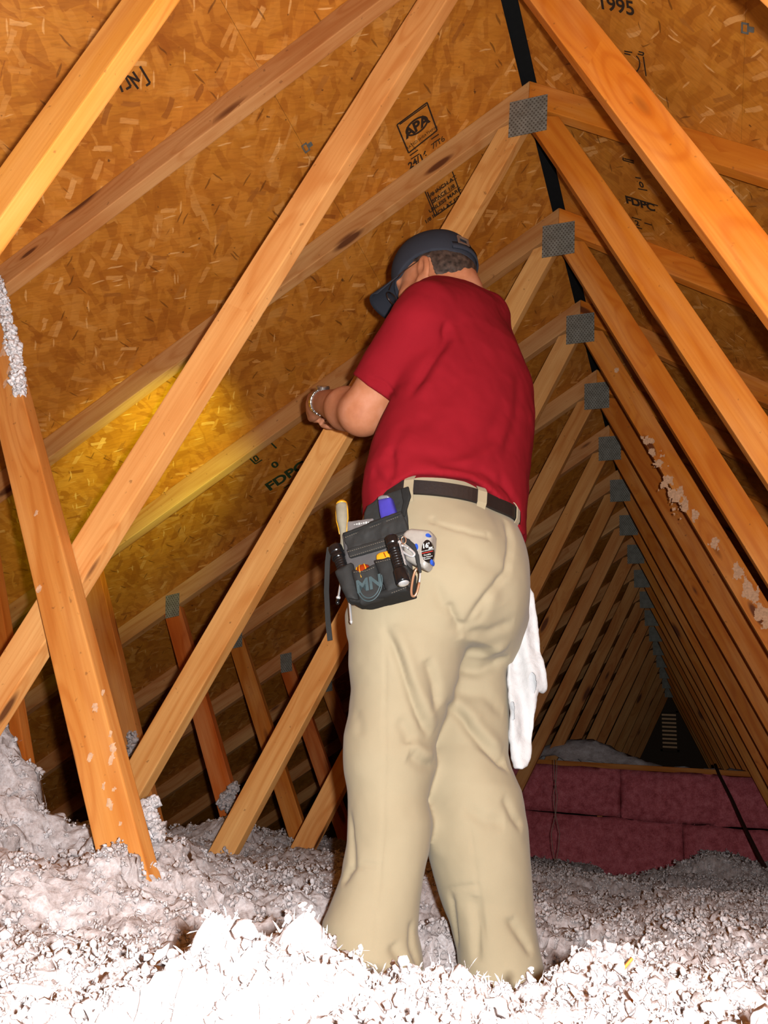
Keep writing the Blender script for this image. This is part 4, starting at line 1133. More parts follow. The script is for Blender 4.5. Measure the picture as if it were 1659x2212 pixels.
# grey metal square
e = tool('metal_gauge', 'flat grey metal gauge with white marks in the top of the pouch', 'gauge', PF.w(775, 1135, 0.02))
into(puff('blade', PF, [(749, 1128), (807, 1120), (815, 1150), (754, 1172)], 0.018, 0.026, 0.002, M['grey_metal']), e)
mb = MB()
for k in range(7): mb.box((0, 0, 0), (0.003, 0.0012 + .0015 * (k % 3), 0.0006), PF.mat(766 + 5 * k, 1133 - 0.8 * k, 0.0264))
into(mb.build('scale_marks', M['white']), e)
# yellow and amber handles
e = tool('yellow_handled_tool', 'yellow faceted tool handle poking out of the right pocket', 'hand tool', PF.w(829, 1204, 0.05))
into(puff('handle', PF, [(815, 1210), (815, 1201), (823, 1195), (841, 1191), (845, 1200), (848, 1225), (824, 1230)], 0.043, 0.060, 0.005, M['yellow']), e)
into(MB().tube([PF.w(829, 1194, .0605), PF.w(833, 1203, .0605)], 0.001, 5).build('groove', M['orange']), e)
a, b = PF.w(783, 1222, 0.050), PF.w(793, 1262, 0.050); Mx, L = axis_mat(a, b)
e = tool('amber_screwdriver', 'red amber screwdriver handle with yellow stripes in the logo pocket', 'screwdriver', a)
into(MB().lathe([(0, .006), (.004, .0125), (.012, .0150), (L, .0150)], 18, Mx).build('handle', M['orange'], smooth=True), e)
for t in (0.9, 1.7, 2.4): into(MB().tube([np.array(Mx @ Vector((r * math.cos(t), r * math.sin(t), z))) for z, r in ((-.0005, .004), (.0035, .0128), (.012, .0154), (.03, .0154))], .0010, 5).build('stripe', M['yellow']), e)
# silver rods below
for px0, py0, px1, py1, lab in ((737, 1250, 729, 1303, 'silver clip with black end dangling left of the pouch'), (755, 1298, 759, 1348, 'silver screwdriver shaft poking out under the pouch')):
    a, b = PF.w(px0, py0, .020), PF.w(px1, py1, .020); Mx, L = axis_mat(a, b)
    e = tool('dangling_clip' if px0 < 745 else 'screwdriver_shaft', lab, 'clip' if px0 < 745 else 'tool', a)
    if px0 < 745:
        into(MB().lathe([(0, .0022), (.7 * L, .0022), (.74 * L, .0042), (.80 * L, .0045), (.84 * L, .002)], 10, Mx).build('rod', M['chrome'], smooth=True), e)
        into(MB().lathe([(.84 * L, .0035), (1.0 * L, .004), (1.06 * L, .002)], 10, Mx).build('tip', M['alu'], smooth=True), e)
        into(MB().tube([np.array(Mx @ Vector((.006 * math.cos(t), 0, -.002 + .007 * math.sin(t)))) for t in np.linspace(0, 6.28, 16)], .0012, 6).build('ring', M['chrome'], smooth=True), e)
    else:
        into(MB().lathe([(-.05, .0026), (.85 * L, .0026), (.9 * L, .0034), (L, .0012)], 10, Mx).build('shaft', M['chrome'], smooth=True), e)
# tape measure
e = tool('tape_measure', 'silver and black tape measure clipped to the right side of the pouch', 'tape measure', PF.w(908, 1190, 0.05))
TP = [(876, 1158), (884, 1150), (894, 1146), (916, 1148), (933, 1150), (939, 1158), (938, 1180), (933, 1212), (929, 1226), (922, 1233), (910, 1228), (896, 1222), (882, 1214), (876, 1190)]
into(puff('case', PF, TP, 0.020, 0.056, 0.010, M['tape_case']), e)
def slab(name, pts, n0, n1, mat):
    k = len(pts); lo = [PF.w(x, y, n1) for x, y in pts]; return into(MB().add([*[p - PF.en * (n1 - n0) for p in lo], *lo], [tuple(range(k)), tuple(range(2 * k - 1, k - 1, -1))] + [(i, i + k, (i + 1) % k + k, (i + 1) % k) for i in range(k)]).build(name, mat), e)
slab('label_plate', [(923 + 12.5 * math.cos(t), 1190 + 24 * math.sin(t)) for t in np.linspace(0, 2 * math.pi, 32, endpoint=False)], 0.050, 0.0575, M['alu'])
for px, py, rx, ry in ((924, 1156, 5, 4), (899, 1181, 4, 7), (932, 1214, 3, 6)): slab('button', [(px + rx * math.cos(t), py + ry * math.sin(t)) for t in np.linspace(0, 6.28, 16, endpoint=False)], 0.048, 0.0572, M['blue2'])
into(put_text("16'", 0.0125, M['white'], PF.mat(920, 1179, 0.0579), 'numerals', None, 0.0002, 0.0004), e)
into(put_text("5M", 0.006, M['white'], PF.mat(930, 1184, 0.0579), 'small_lettering', None, 0.0002, 0.0002), e)
for k, (tx, sz, yy) in enumerate((('EASY POWERLOCK', .0030, 1189), ('Durable', .0042, 1198), ('Tape Measure', .0036, 1203), ('Resistant', .0034, 1207))): into(put_text(tx, sz, M['white'], PF.mat(923, yy, 0.0579), 'small_lettering', None, 0.0002), e)
into(MB().box((0, 0, 0), (0.022, 0.0013, 0.0004), PF.mat(923, 1193, 0.0578)).build('red_line', M['red']), e)
into(puff('belt_clip_strap', PF, [(872, 1158), (884, 1164), (897, 1176), (906, 1200), (912, 1238), (904, 1240), (897, 1208), (889, 1186), (872, 1172)], 0.056, 0.060, 0.0015, M['nylon']), e)
# clips
def carabiner(label, c, L, w, ang, mat, n):
    e = tool('carabiner', label, 'clip', PF.w(*c, n)); Mx = PF.mat(*c, n) @ Matrix.Rotation(ang, 4, 'Z'); pts = []
    for t in np.linspace(0, 2 * math.pi, 33): pts.append(np.array(Mx @ Vector((w * math.copysign(abs(math.cos(t)) ** .7, math.cos(t)), L * math.copysign(abs(math.sin(t)) ** .9, math.sin(t)), 0))))
    into(MB().tube(pts[4:], 0.0024, 8).build('hook', mat, smooth=True), e); into(MB().tube(pts[:6], 0.0018, 8).build('gate', M['chrome'], smooth=True), e); return e
carabiner('coppery snap clip hanging at the lower right corner of the pouch', (898, 1258), 0.026, 0.0070, math.radians(-14), M['copper'], 0.052)
carabiner('small silver snap clip between the pouch and the tape measure', (879, 1190), 0.018, 0.0055, math.radians(48), M['chrome'], 0.062)
e = tool('key_ring', 'thin wire ring at the top of the clipped flashlight', 'ring', PF.w(872, 1166, .06)); into(MB().tube([PF.w(872 + 5 * math.cos(t), 1167 + 8 * math.sin(t), .062) for t in np.linspace(0, 6.28, 18)], .0008, 5).build('wire', M['copper']), e)

# ------------------------------------------------------------------ white towel from the right back pocket
TFm = Frame(P(1135, 1450, 1.74), HU, UP)
M['towel'] = mat_cloth('white_terry', (0.43, 0.42, 0.42, 1), (0.50, 0.49, 0.49, 1), 420, 0.7, 0.95, 0.05, 25)
tow = [(1143, 1262), (1152, 1285), (1160, 1330), (1168, 1400), (1181, 1468), (1183, 1490), (1176, 1497), (1168, 1496), (1163, 1494), (1160, 1504), (1157, 1530), (1152, 1570), (1148, 1612), (1147, 1640), (1140, 1656), (1126, 1664), (1112, 1660), (1103, 1640), (1099, 1590), (1100, 1540), (1096, 1500), (1096, 1460), (1098, 1428), (1108, 1392), (1120, 1345), (1132, 1290), (1136, 1262)]
to = puff('towel', TFm, tow, -0.011, 0.009, 0.007, M['towel'], None, h=0.0028, bumpy=0.0016, dish=lambda u, v: 0.007 * np.sin(u * 120 + v * 22 + 0.6) * np.clip(1.3 - np.abs(v) * 3, 0.3, 1) + 0.006 * np.sin(u * 50 - v * 34))
tag(to, 'white terry towel hanging from the right back pocket of the trousers', 'towel')

# ------------------------------------------------------------------ the flashlight that lights the roof, in his right hand
fa = SPOT_FROM + (SPOT_FROM - SPOT_AT) / np.linalg.norm(SPOT_FROM - SPOT_AT) * 0.012; fb = fa + (SPOT_FROM - SPOT_AT) / np.linalg.norm(SPOT_FROM - SPOT_AT) * 0.11
e = tool('flashlight', 'small lit flashlight in front of the man, shining on the roof', 'flashlight', fb); z = (fb - fa) / np.linalg.norm(fb - fa); x = np.cross(z, UP); x /= np.linalg.norm(x); y = np.cross(z, x)
Mx = Matrix([[x[i], y[i], z[i], fa[i]] for i in range(3)] + [[0, 0, 0, 1]])
into(MB().lathe([(0, .014), (.02, .015), (.028, .0115), (.10, .0115), (.108, .009)], 20, Mx).build('body', M['alu'], smooth=True), e)

# ------------------------------------------------------------------ blown insulation
GP = []
def g(px, py, y, w=1.0): p = at_y(px, py, y); GP.append((p[0], p[1], p[2]))
for a in [(-60, 2230, .66), (100, 2150, .84), (0, 2200, .72), (200, 2100, .84), (330, 2092, .84), (372, 2080, .85), (400, 2045, .85), (450, 2026, .85), (505, 2040, .85), (540, 2085, .86), (572, 2095, .86), (600, 2055, .87), (640, 2050, .88), (700, 2075, .90), (740, 2118, .95), (780, 2140, 1.0), (800, 2112, 1.02), (850, 2155, 1.1), (920, 2165, 1.1), (1000, 2180, 1.1), (1060, 2136, 1.1), (1120, 2112, 1.1), (1180, 2098, 1.1), (1240, 2040, 1.1), (1290, 2052, 1.08), (1330, 2080, 1.05), (1400, 2090, 1.0), (1450, 2100, 1.0), (1600, 2160, .9), (1720, 2200, .85)]: g(a[0], a[1] + (12 if a[0] < 760 else 26), a[2] * (.78 if a[0] < 760 else 1))
for x in range(-300, 2000, 150): g(x, 2270, .54); g(x, 2500, .45)
# behind the near crest the ground drops towards the boots
for x, y, z in ((-.30, 1.30, -.215), (-.45, 1.30, -.225), (-.62, 1.30, -.215), (-.75, 1.45, -.20), (-.35, 1.6, -.245), (-.55, 1.65, -.25), (-.70, 1.6, -.235), (-.45, 1.95, -.20), (-.62, 1.9, -.19), (-.30, 1.9, -.20), (-.2, 1.55, -.21), (-.62, 1.05, -.155), (-.80, 1.05, -.155)): GP.append((x, y, z))
for a in [(380, 2075, 1.05), (100, 2010, 1.1), (-100, 2000, 1.0), (300, 1970, 1.3), (600, 1975, 1.4), (450, 1930, 1.6), (660, 1930, 1.75), (200, 1920, 1.35), (240, 1866, 1.29), (270, 1872, 1.29), (300, 1872, 1.30), (220, 1862, 1.36), (260, 1868, 1.38), (60, 1880, 1.4), (100, 1835, 1.6), (150, 1832, 1.8), (190, 1846, 1.98), (380, 1870, 2.1), (470, 1846, 2.60), (640, 1856, 3.2), (560, 1835, 3.0), (715, 1856, 3.8), (690, 1890, 2.4), (420, 1815, 2.8), (550, 1795, 3.6), (530, 1765, 3.0), (620, 1800, 4.6),
          (110, 1765, 1.66), (140, 1800, 1.72), (60, 1745, 1.6), (80, 1640, 1.56), (40, 1590, 1.54), (0, 1556, 1.52), (-60, 1520, 1.5), (-150, 1500, 1.5), (-30, 1700, 1.42), (-150, 1650, 1.4), (-200, 1780, 1.2), (20, 1790, 1.40),
          (318, 1745, 1.50), (340, 1790, 1.52), (300, 1800, 1.46), (370, 1835, 1.55), (330, 1850, 1.42),
          (940, 1985, 1.85), (930, 1900, 2.4), (925, 1860, 3.0), (1180, 1876, 4.2), (1240, 1872, 5.2), (1260, 1890, 4.0), (1190, 1930, 3.2), (1180, 2000, 2.1), (1280, 1985, 2.6), (1310, 1965, 3.0), (1330, 2010, 2.0), (1290, 1925, 5.3), (1345, 1932, 5.9), (1420, 1948, 4.5), (1390, 1965, 3.6),
          (1400, 2000, 2.1), (1450, 1965, 2.6), (1510, 1940, 3.0), (1560, 1930, 3.3), (1659, 1935, 3.3), (1800, 1940, 3.3), (1560, 1852, 4.9), (1620, 1875, 5.0), (1700, 1890, 5.0), (1480, 1890, 4.6), (1440, 1905, 5.2), (1500, 1990, 2.1), (1600, 2010, 1.9), (1659, 2030, 1.7), (1800, 2050, 1.6), (1400, 2040, 1.6), (1500, 2060, 1.45), (1260, 1868, 6.0), (1180, 1858, 6.2), (1120, 1862, 5.0), (1560, 1845, 6.2), (1659, 1868, 6.2), (1400, 1940, 6.3)]: g(*a)
for x in (-4.2, -3.2, -2.4): 
    for y in (1.2, 2.2, 3.5, 5.0, 6.6): GP.append((x, y, -0.06 if x > -3 else -0.10))
for x in (1.2, 2.2, 3.2):
    for y in (.6, 1.5, 3.0, 4.5, 6.6): GP.append((x, y, -0.02 if y > 2 else -0.12))
for x in (-1.6, -1.1): GP.append((x, 6.5, 0.0)); GP.append((x, 5.6, 0.0))
for x in (-2.5, -1.5, -.8, 0, .8, 1.5): GP.append((x, 0.1, -0.30)); GP.append((x, -0.6, -0.35))
GP = np.array(GP)
BUMPS = []
for px, py, y, hh, sg in ((452, 2026, .66, .026, .022), (640, 2050, .69, .018, .026), (372, 2085, .66, -.012, .014), (572, 2095, .67, -.010, .012), (1240, 2045, 1.10, .010, .040), (1400, 2090, 1.06, -.008, .05), (268, 1875, 1.31, .030, .06), (810, 2110, 1.02, .006, .02)):
    p = at_y(px, py, y); BUMPS.append((p[0], p[1], hh, sg))


def ground(X, Y):
    """height of the insulation: local weighted average of the sampled heights"""
    out = np.empty(X.size); x, y = X.ravel(), Y.ravel(); R = 0.035 + 0.045 * np.hypot(GP[:, 0], GP[:, 1])
    for s in range(0, x.size, 40000):
        d2 = ((x[s:s + 40000, None] - GP[:, 0]) ** 2 + (y[s:s + 40000, None] - GP[:, 1]) ** 2) / R ** 2
        w = 1.0 / (d2 + 0.04) ** 2.2; out[s:s + 40000] = (w @ GP[:, 2]) / w.sum(1)
    for bx, by, hh, sg in BUMPS: out += hh * np.exp(-((x - bx) ** 2 + (y - by) ** 2) / (2 * sg * sg))
    return out.reshape(X.shape)


def fluff_disp(P3, near=1.0):
    return 0.014 * fbm(P3 * 9, 3, 31) + 0.009 * fbm(P3 * 24, 2, 7, True) + 0.009 * fbm(P3 * 55, 2, 11, True) + 0.004 * fbm(P3 * 110, 2, 13) - 0.017


def patch(xs, ys):
    X, Y = np.meshgrid(xs, ys); Z = ground(X, Y); P3 = np.stack([X, Y, Z * 1.0], -1).reshape(-1, 3)
    gx = np.gradient(Z, xs, axis=1); gy = np.gradient(Z, ys, axis=0); Nn = np.stack([-gx, -gy, np.ones_like(Z)], -1).reshape(-1, 3); Nn /= np.linalg.norm(Nn, axis=1, keepdims=True)
    V = P3 + Nn * fluff_disp(P3)[:, None]; V[:, :2] += 0.004 * np.stack([fbm(P3 * 40 + 5, 2, 51), fbm(P3 * 40 + 9, 2, 52)], 1)
    n, m = X.shape; idx = np.arange(n * m).reshape(n, m); F = np.stack([idx[:-1, :-1], idx[:-1, 1:], idx[1:, 1:], idx[1:, :-1]], -1).reshape(-1, 4)
    return V, F, Nn


def grow_axis(a, b, h0, k):
    v = [a]
    while v[-1] < b: v.append(v[-1] + h0 + k * abs(v[-1]))
    return np.array(v)


ys = grow_axis(0.28, 6.58, 0.0030, 0.0030); xl = -grow_axis(0.0, 3.55, 0.0040, 0.0040)[::-1]; xr = grow_axis(0.0, 2.5, 0.0045, 0.006)[1:]
Vg, Fg, Ng = patch(np.concatenate([xl, xr]), ys)
# tufts: thousands of small crumpled shreds that stand on the surface
OCT = np.array([(1, 0, 0), (-1, 0, 0), (0, 1, 0), (0, -1, 0), (0, 0, 1), (0, 0, -1)], float); OF = [(0, 2, 4), (2, 1, 4), (1, 3, 4), (3, 0, 4), (2, 0, 5), (1, 2, 5), (3, 1, 5), (0, 3, 5)]
_e = {}; T1 = [tuple(v) for v in OCT]; TF = []
for a, b, c in OF:
    m = []
    for p, q in ((a, b), (b, c), (c, a)):
        k = (min(p, q), max(p, q))
        if k not in _e: w = OCT[p] + OCT[q]; w /= np.linalg.norm(w); _e[k] = len(T1); T1.append(tuple(w))
        m.append(_e[k])
    TF += [(a, m[0], m[2]), (m[0], b, m[1]), (m[2], m[1], c), (m[0], m[1], m[2])]
T1 = np.array(T1); TF = np.array(TF)


def tufts(C, R, seed):
    r = np.random.default_rng(seed); n = len(C); A = r.normal(size=(n, 3, 3)); Qm, _ = np.linalg.qr(A); S = R[:, None] * r.uniform(0.5, 1.45, (n, 3))
    V = (T1[None] * (1 + r.uniform(-.45, .45, (n, len(T1), 1)))) * S[:, None, :]
    V = np.einsum('nij,nkj->nki', Qm, V) + C[:, None, :]
    return V.reshape(-1, 3), (TF[None] + (np.arange(n) * len(T1))[:, None, None]).reshape(-1, 3)


r = np.random.default_rng(3)
px_, py_, z_ = proj(Vg); ok = np.where((z_ > 0.1) & (px_ > -80) & (px_ < 1740) & (py_ > 1400) & (py_ < 2330))[0]
dist = np.linalg.norm(Vg[ok], axis=1); pr = dist ** 0.6; pick = r.choice(ok, 11500, replace=False, p=pr / pr.sum())
pn = 1 / dist ** 1.2; pick = np.concatenate([pick, r.choice(ok, 8500, replace=False, p=pn / pn.sum())])
C0 = Vg[pick]; d0 = np.linalg.norm(C0, axis=1); R0 = r.lognormal(math.log(.0062), .45, len(pick)) * np.clip(.50 + .3 * d0, .6, 1.7); R0 = np.clip(R0, .003, .016)
nk = 6; off = r.normal(size=(len(pick), nk, 3)); off *= (r.uniform(.2, 1, (len(pick), nk, 1)) ** .6) / np.linalg.norm(off, axis=2, keepdims=True)
C = (C0[:, None] + off * R0[:, None, None] + Ng[pick][:, None] * (R0[:, None, None] * .25)).reshape(-1, 3); R = (R0[:, None] * r.uniform(.18, .50, (len(pick), nk))).reshape(-1)
V1, F1 = tufts(C, np.clip(R, .0009, .0060), 5)
# loose fibres that give the heap its fuzzy outline
nf = 26000; pf = r.choice(ok, nf, p=pn / pn.sum()); A_ = Vg[pf] + r.normal(size=(nf, 3)) * .003; dv = Ng[pf] * r.uniform(.1, 1.0, (nf, 1)) + r.normal(size=(nf, 3)) * .8; dv /= np.linalg.norm(dv, axis=1, keepdims=True)
sd = np.cross(dv, r.normal(size=(nf, 3))); sd /= np.linalg.norm(sd, axis=1, keepdims=True); lf = r.uniform(.005, .013, (nf, 1)); wf = r.uniform(.0004, .0012, (nf, 1))
V2 = np.stack([A_ - sd * wf, A_ + sd * wf, A_ + dv * lf * .6 + sd * wf * .8 + Ng[pf] * .001, A_ + dv * lf], 1).reshape(-1, 3); F2 = (np.array([(0, 1, 2), (0, 2, 3)])[None] + (np.arange(nf) * 4)[:, None, None]).reshape(-1, 3) + len(Vg) + len(V1)
Ftri = np.vstack([Fg[:, [0, 1, 2]], Fg[:, [0, 2, 3]]])
ins = np_mesh('loose_insulation', np.vstack([Vg, V1, V2]), np.vstack([Ftri, F1 + len(Vg), F2]), M['fluff'])
tag(ins, 'grey white blown cellulose insulation heaped over the attic floor', 'insulation', kind='stuff')

# insulation crumbs caught on the boards
def clump(centers, radii, nper, seed, rad=(.003, .009)):
    r = np.random.default_rng(seed); C = []; R = []
    for c, s in zip(centers, radii):
        q = r.normal(size=(nper, 3)); q /= np.linalg.norm(q, axis=1, keepdims=True); C.append(np.array(c) + q * s * r.uniform(.2, 1, (nper, 1)) ** .5); R.append(r.uniform(*rad, nper))
    return tufts(np.vstack(C), np.concatenate(R), seed)
cl = []; rl = []
for t in np.linspace(0, 1, 26):                                  # fluff along the upper edge of the leaning brace
    px, py = np.interp(t, [0, .3, .6, 1], [-8, 14, 34, 44]), np.interp(t, [0, .3, .6, 1], [600, 690, 770, 850]); cl.append(at_y(px, py, 1.35)); rl.append(0.012 + 0.006 * math.sin(t * 9) ** 2)
Va, Fa = clump(cl, rl, 46, 8, (.003, .008))
o = np_mesh('insulation_clump', Va, Fa, M['white_fluff']); tag(o, 'white fluff caught along the upper edge of the leaning brace', 'insulation', kind='stuff')
M['residue'] = simple('pale_residue', (0.50, 0.29, 0.17, 1), 0.95, spec=0.05, nscale=120, var=0.2)
def smear(pts, y, seed, label, h=0.003):
    """a thin dusty film left on the face of a board"""
    p = np.array([[*at_y(a, b_, y)[[0, 2]], at_y(a + q, b_, y)[0] - at_y(a, b_, y)[0]] for a, b_, q in pts]); lo = p[:, :2].min(0) - .05; hi = p[:, :2].max(0) + .05
    xs, zs = np.arange(lo[0], hi[0], h), np.arange(lo[1], hi[1], h); X, Z = np.meshgrid(xs, zs); G = np.zeros_like(X)
    for x, z, q in p: G = np.maximum(G, np.exp(-((X - x) ** 2 + ((Z - z) / 1.5) ** 2) / (q * 1.25) ** 2))
    G = G + 0.42 * fbm(np.stack([X.ravel() * 70, Z.ravel() * 45, np.full(X.size, seed)], 1), 3, seed).reshape(X.shape)
    keep = np.argwhere(G[:-1, :-1] > 0.62); n_ = X.shape[1]; Vv = np.stack([X, y + 0 * X, Z], -1).reshape(-1, 3); a = keep[:, 0] * n_ + keep[:, 1]
    Fq = np.stack([a, a + 1, a + 1 + n_, a + n_], 1); u, inv = np.unique(Fq, return_inverse=True)
    o = np_mesh('insulation_smear', Vv[u] + np.random.default_rng(seed).normal(size=(len(u), 3)) * (h * .22, .0, h * .22), inv.reshape(-1, 4), M['residue'], smooth=False); md = o.modifiers.new('thickness', 'SOLIDIFY'); md.thickness = 0.0006
    tag(o, label, 'insulation', kind='stuff')
smear([(205, 1530, 6), (220, 1500, 5), (240, 1610, 9), (236, 1590, 5), (238, 1640, 5), (190, 1640, 5), (232, 1735, 6), (238, 1745, 6), (245, 1705, 3), (222, 1700, 4), (258, 1780, 3), (80, 1275, 4), (75, 1110, 3), (20, 800, 7), (5, 760, 8), (10, 830, 7)], 1.3442, 21, 'pale insulation smears stuck on the face of the leaning brace')
smear([(1400, 950, 10), (1410, 975, 8), (1425, 1000, 10), (1440, 1040, 16), (1460, 1070, 18), (1480, 1095, 14), (1500, 1110, 10), (1545, 1175, 10), (1590, 1230, 12), (1620, 1280, 18), (1650, 1330, 20), (1330, 800, 5)], Y0 + 3 * SP - .0008, 22, 'pale insulation smears on a right web behind the dusty ridge plate')
Vb, Fb = clump([at_y(x, y, 1.46) for x, y in ((318, 1745), (322, 1760), (328, 1735), (305, 1770), (335, 1785), (312, 1800), (340, 1800), (296, 1760))], [.012, .014, .010, .014, .014, .018, .014, .01], 60, 9)
o = np_mesh('insulation_clump', Vb, Fb, M['fluff']); tag(o, 'ragged tuft of insulation against the right side of the brace foot', 'insulation', kind='stuff')
Vb, Fb = clump([at_y(x, y, 2.60) for x, y in ((285, 1590), (288, 1610), (282, 1625), (290, 1600))], [.018, .018, .016, .012], 50, 10)
o = np_mesh('insulation_clump', Vb, Fb, M['fluff']); tag(o, 'small tuft of insulation resting where a short web and long web cross', 'insulation', kind='stuff')
Vb, Fb = clump([at_y(x, y, 3.2) for x, y in ((505, 1700), (498, 1715), (485, 1725), (492, 1740), (480, 1735))], [.022, .022, .022, .026, .02], 50, 12, (.005, .012))
o = np_mesh('insulation_clump', Vb, Fb, M['fluff']); tag(o, 'tuft of insulation on the foot of the reddish short web', 'insulation', kind='stuff')

# the raised insulation beyond the wall
ys2 = grow_axis(6.70, 12.5, 0.02, 0.004); xs2 = np.linspace(-3.0, 2.2, 150); X, Y = np.meshgrid(xs2, ys2)
hm = 0.66 + 0.27 * np.exp(-(((X + 1.02) / .36) ** 2 + ((Y - 7.05) / .30) ** 2)) + 0.08 * np.exp(-(((X + .55) / .4) ** 2 + ((Y - 7.0) / .25) ** 2)) + 0.05 * np.exp(-(((X - .2) / .6) ** 2 + ((Y - 6.85) / .2) ** 2))
P3 = np.stack([X, Y, hm], -1).reshape(-1, 3); P3[:, 2] += 0.03 * fbm(P3 * 6, 3, 3) + 0.016 * fbm(P3 * 22, 3, 8, True)
n, m = X.shape; idx = np.arange(n * m).reshape(n, m); F = np.stack([idx[:-1, :-1], idx[:-1, 1:], idx[1:, 1:], idx[1:, :-1]], -1).reshape(-1, 4)
o = np_mesh('loose_insulation', P3, F, M['far_fluff_brightened']); tag(o, 'dim mound of blown insulation on top beyond the pink wall', 'insulation', kind='stuff')
mb = MB(); mb.box((RX, (WALL_Y + 12.6) / 2 + .05, 0.50), (7.0, 5.9, 0.02)); tag(mb.build('floor', M['drywall']), kind='structure')

# small things lying about
def stick(label, a, b, w, t, tint):
    a = np.array(a); b = np.array(b); L = np.linalg.norm(b - a); x = (b - a) / L; y = np.cross(UP, x); y /= np.linalg.norm(y); z = np.cross(x, y)
    o = MB().box((L / 2, 0, 0), (L, w, t)).build('wood_scrap', M['wood'], bevel=.002); o.matrix_world = Matrix([[x[i], y[i], z[i], a[i]] for i in range(3)] + [[0, 0, 0, 1]]); o.color = (*tint, 1); tag(o, label, 'wood scrap', 'wood scraps in the insulation'); return o
stick('pale thin stick lying in the insulation in front of the pink wall', at_y(1280, 1938, 4.2), at_y(1402, 1956, 4.2), .03, .014, (.40, .24, .10))
stick('orange splinter lying on the insulation left of the brace foot', at_y(137, 1838, 1.66), at_y(158, 1802, 1.70), .006, .006, (.5, .17, .02))
for k, (px, py, y, lab) in enumerate(((1345, 2094, 1.02, 'orange wood chip in the insulation at right, upper one'), (1348, 2180, .90, 'orange wood chip in the insulation at right, lower one'), (812, 2182, .86, 'orange wood chip in the insulation below the left trouser leg'), (138, 2058, .98, 'orange wood sliver in the insulation at far left'))):
    p = at_y(px, py, y); q = p + np.array((.010, .002, .012)) * (1 if k < 3 else .9); stick(lab, p, q, .008, .003, (.50, .17, .02))
M['cable'] = simple('dark_brown_cable', (0.030, 0.010, 0.007, 1), 0.6)
pts = [at_y(1545, 1652, 6.50), at_y(1553, 1672, 6.40), at_y(1580, 1725, 6.1), at_y(1610, 1790, 5.7), at_y(1640, 1850, 5.3), at_y(1690, 1940, 5.0)]
tag(MB().tube(pts, 0.011, 8).build('cable', M['cable'], smooth=True), 'dark brown cable hanging down in front of the pink batts', 'cable')
M['wire'] = simple('dull_wire', (0.16, 0.11, 0.08, 1), 0.5)
for k, sg in enumerate((-1, 1)):
    pts = [at_y(1200 + sg * dx, y, 5.2) for y, dx in ((1640, 3), (1680, 2), (1720, -4), (1755, -1), (1800, 9), (1830, 7), (1866, 0))]; pts = [p + np.array((-.0, 0, 0)) for p in pts]
    sm = [np.array([np.interp(t, range(7), [p[i] for p in pts]) for i in range(3)]) for t in np.linspace(0, 6, 25)]
    tag(MB().tube(sm, 0.0022, 6).build('thin_wire', M['wire'], smooth=True), 'thin wire strand hanging before the pink wall, %s of the twisted pair' % ('left' if sg < 0 else 'right'), 'wire', 'twisted thin wires')

# ------------------------------------------------------------------ stamps and clips on the roof boards
def on_slope(px, py, s, lift=0.0012):
    d = ray(px, py); n = np.array([s * SLOPE, 0, 1.0]); c = RIDGE_Z + 0.0545 + s * SLOPE * RX; p = d * (c / (d @ n)); nn = -n / np.linalg.norm(n); return p + nn * lift
def slope_frame(px, py, s, a):
    """lettering frame lying on the slope: a = turn from the along-the-ridge direction"""
    n = -np.array([s * SLOPE, 0, 1.0]); n /= np.linalg.norm(n); x0 = np.array((0, 1.0, 0)); y0_ = np.cross(n, x0); x = x0 * math.cos(a) + y0_ * math.sin(a); y = np.cross(n, x); c = on_slope(px, py, s)
    return Matrix([[x[i], y[i], n[i], c[i]] for i in range(3)] + [[0, 0, 0, 1]])
CL, CRt = bpy.data.objects['ceiling_left'], bpy.data.objects['ceiling_right']
def ont(o, s):
    base = CL if s < 0 else CRt; o.parent = base; o.matrix_parent_inverse = base.matrix_world.inverted(); return o
def frame_lines(polys, s, mat, w=0.0022, name='stamp_frame'):
    """ink lines on the slope through picture points"""
    n = -np.array([s * SLOPE, 0, 1.0]); n /= np.linalg.norm(n); mb = MB()
    for poly in polys:
        p = [on_slope(x, y, s) for x, y in poly]
        for a, b in zip(p, p[1:]):
            d = (b - a) / np.linalg.norm(b - a); e = np.cross(n, d) * w / 2; mb.add([a - e, b - e, b + e, a + e, a - e - n * .0006, b - e - n * .0006, b + e - n * .0006, a + e - n * .0006], [(0, 1, 2, 3), (4, 7, 6, 5), (0, 4, 5, 1), (2, 6, 7, 3), (1, 5, 6, 2), (0, 3, 7, 4)])
    return ont(mb.build(name, mat), s)
def zz(pts, ox, oy, k): return [(ox + x * k, oy + y * k) for x, y in pts]
A = lambda pts: zz(pts, 820, 180, 0.16878)
frame_lines([A([(220, 530), (605, 245), (735, 600), (370, 890), (220, 530)])], -1, M['ink'], 0.005)
frame_lines([A([(255, 525), (600, 275)]), A([(385, 925), (490, 850)]), A([(660, 715), (755, 650)]), A([(400, 970), (510, 900)]), A([(690, 760), (775, 705)])], -1, M['ink'], 0.004)
def ellipse_pts(c, u, v, t0=0, t1=2 * math.pi, n=30): return [(c[0] + u[0] * math.cos(t) + v[0] * math.sin(t), c[1] + u[1] * math.cos(t) + v[1] * math.sin(t)) for t in np.linspace(t0, t1, n)]
frame_lines([A(ellipse_pts((475, 545), (135, -100), (40, 75))), A(ellipse_pts((475, 545), (125, -92), (33, 66)))], -1, M['ink'], 0.003, 'stamp_oval')
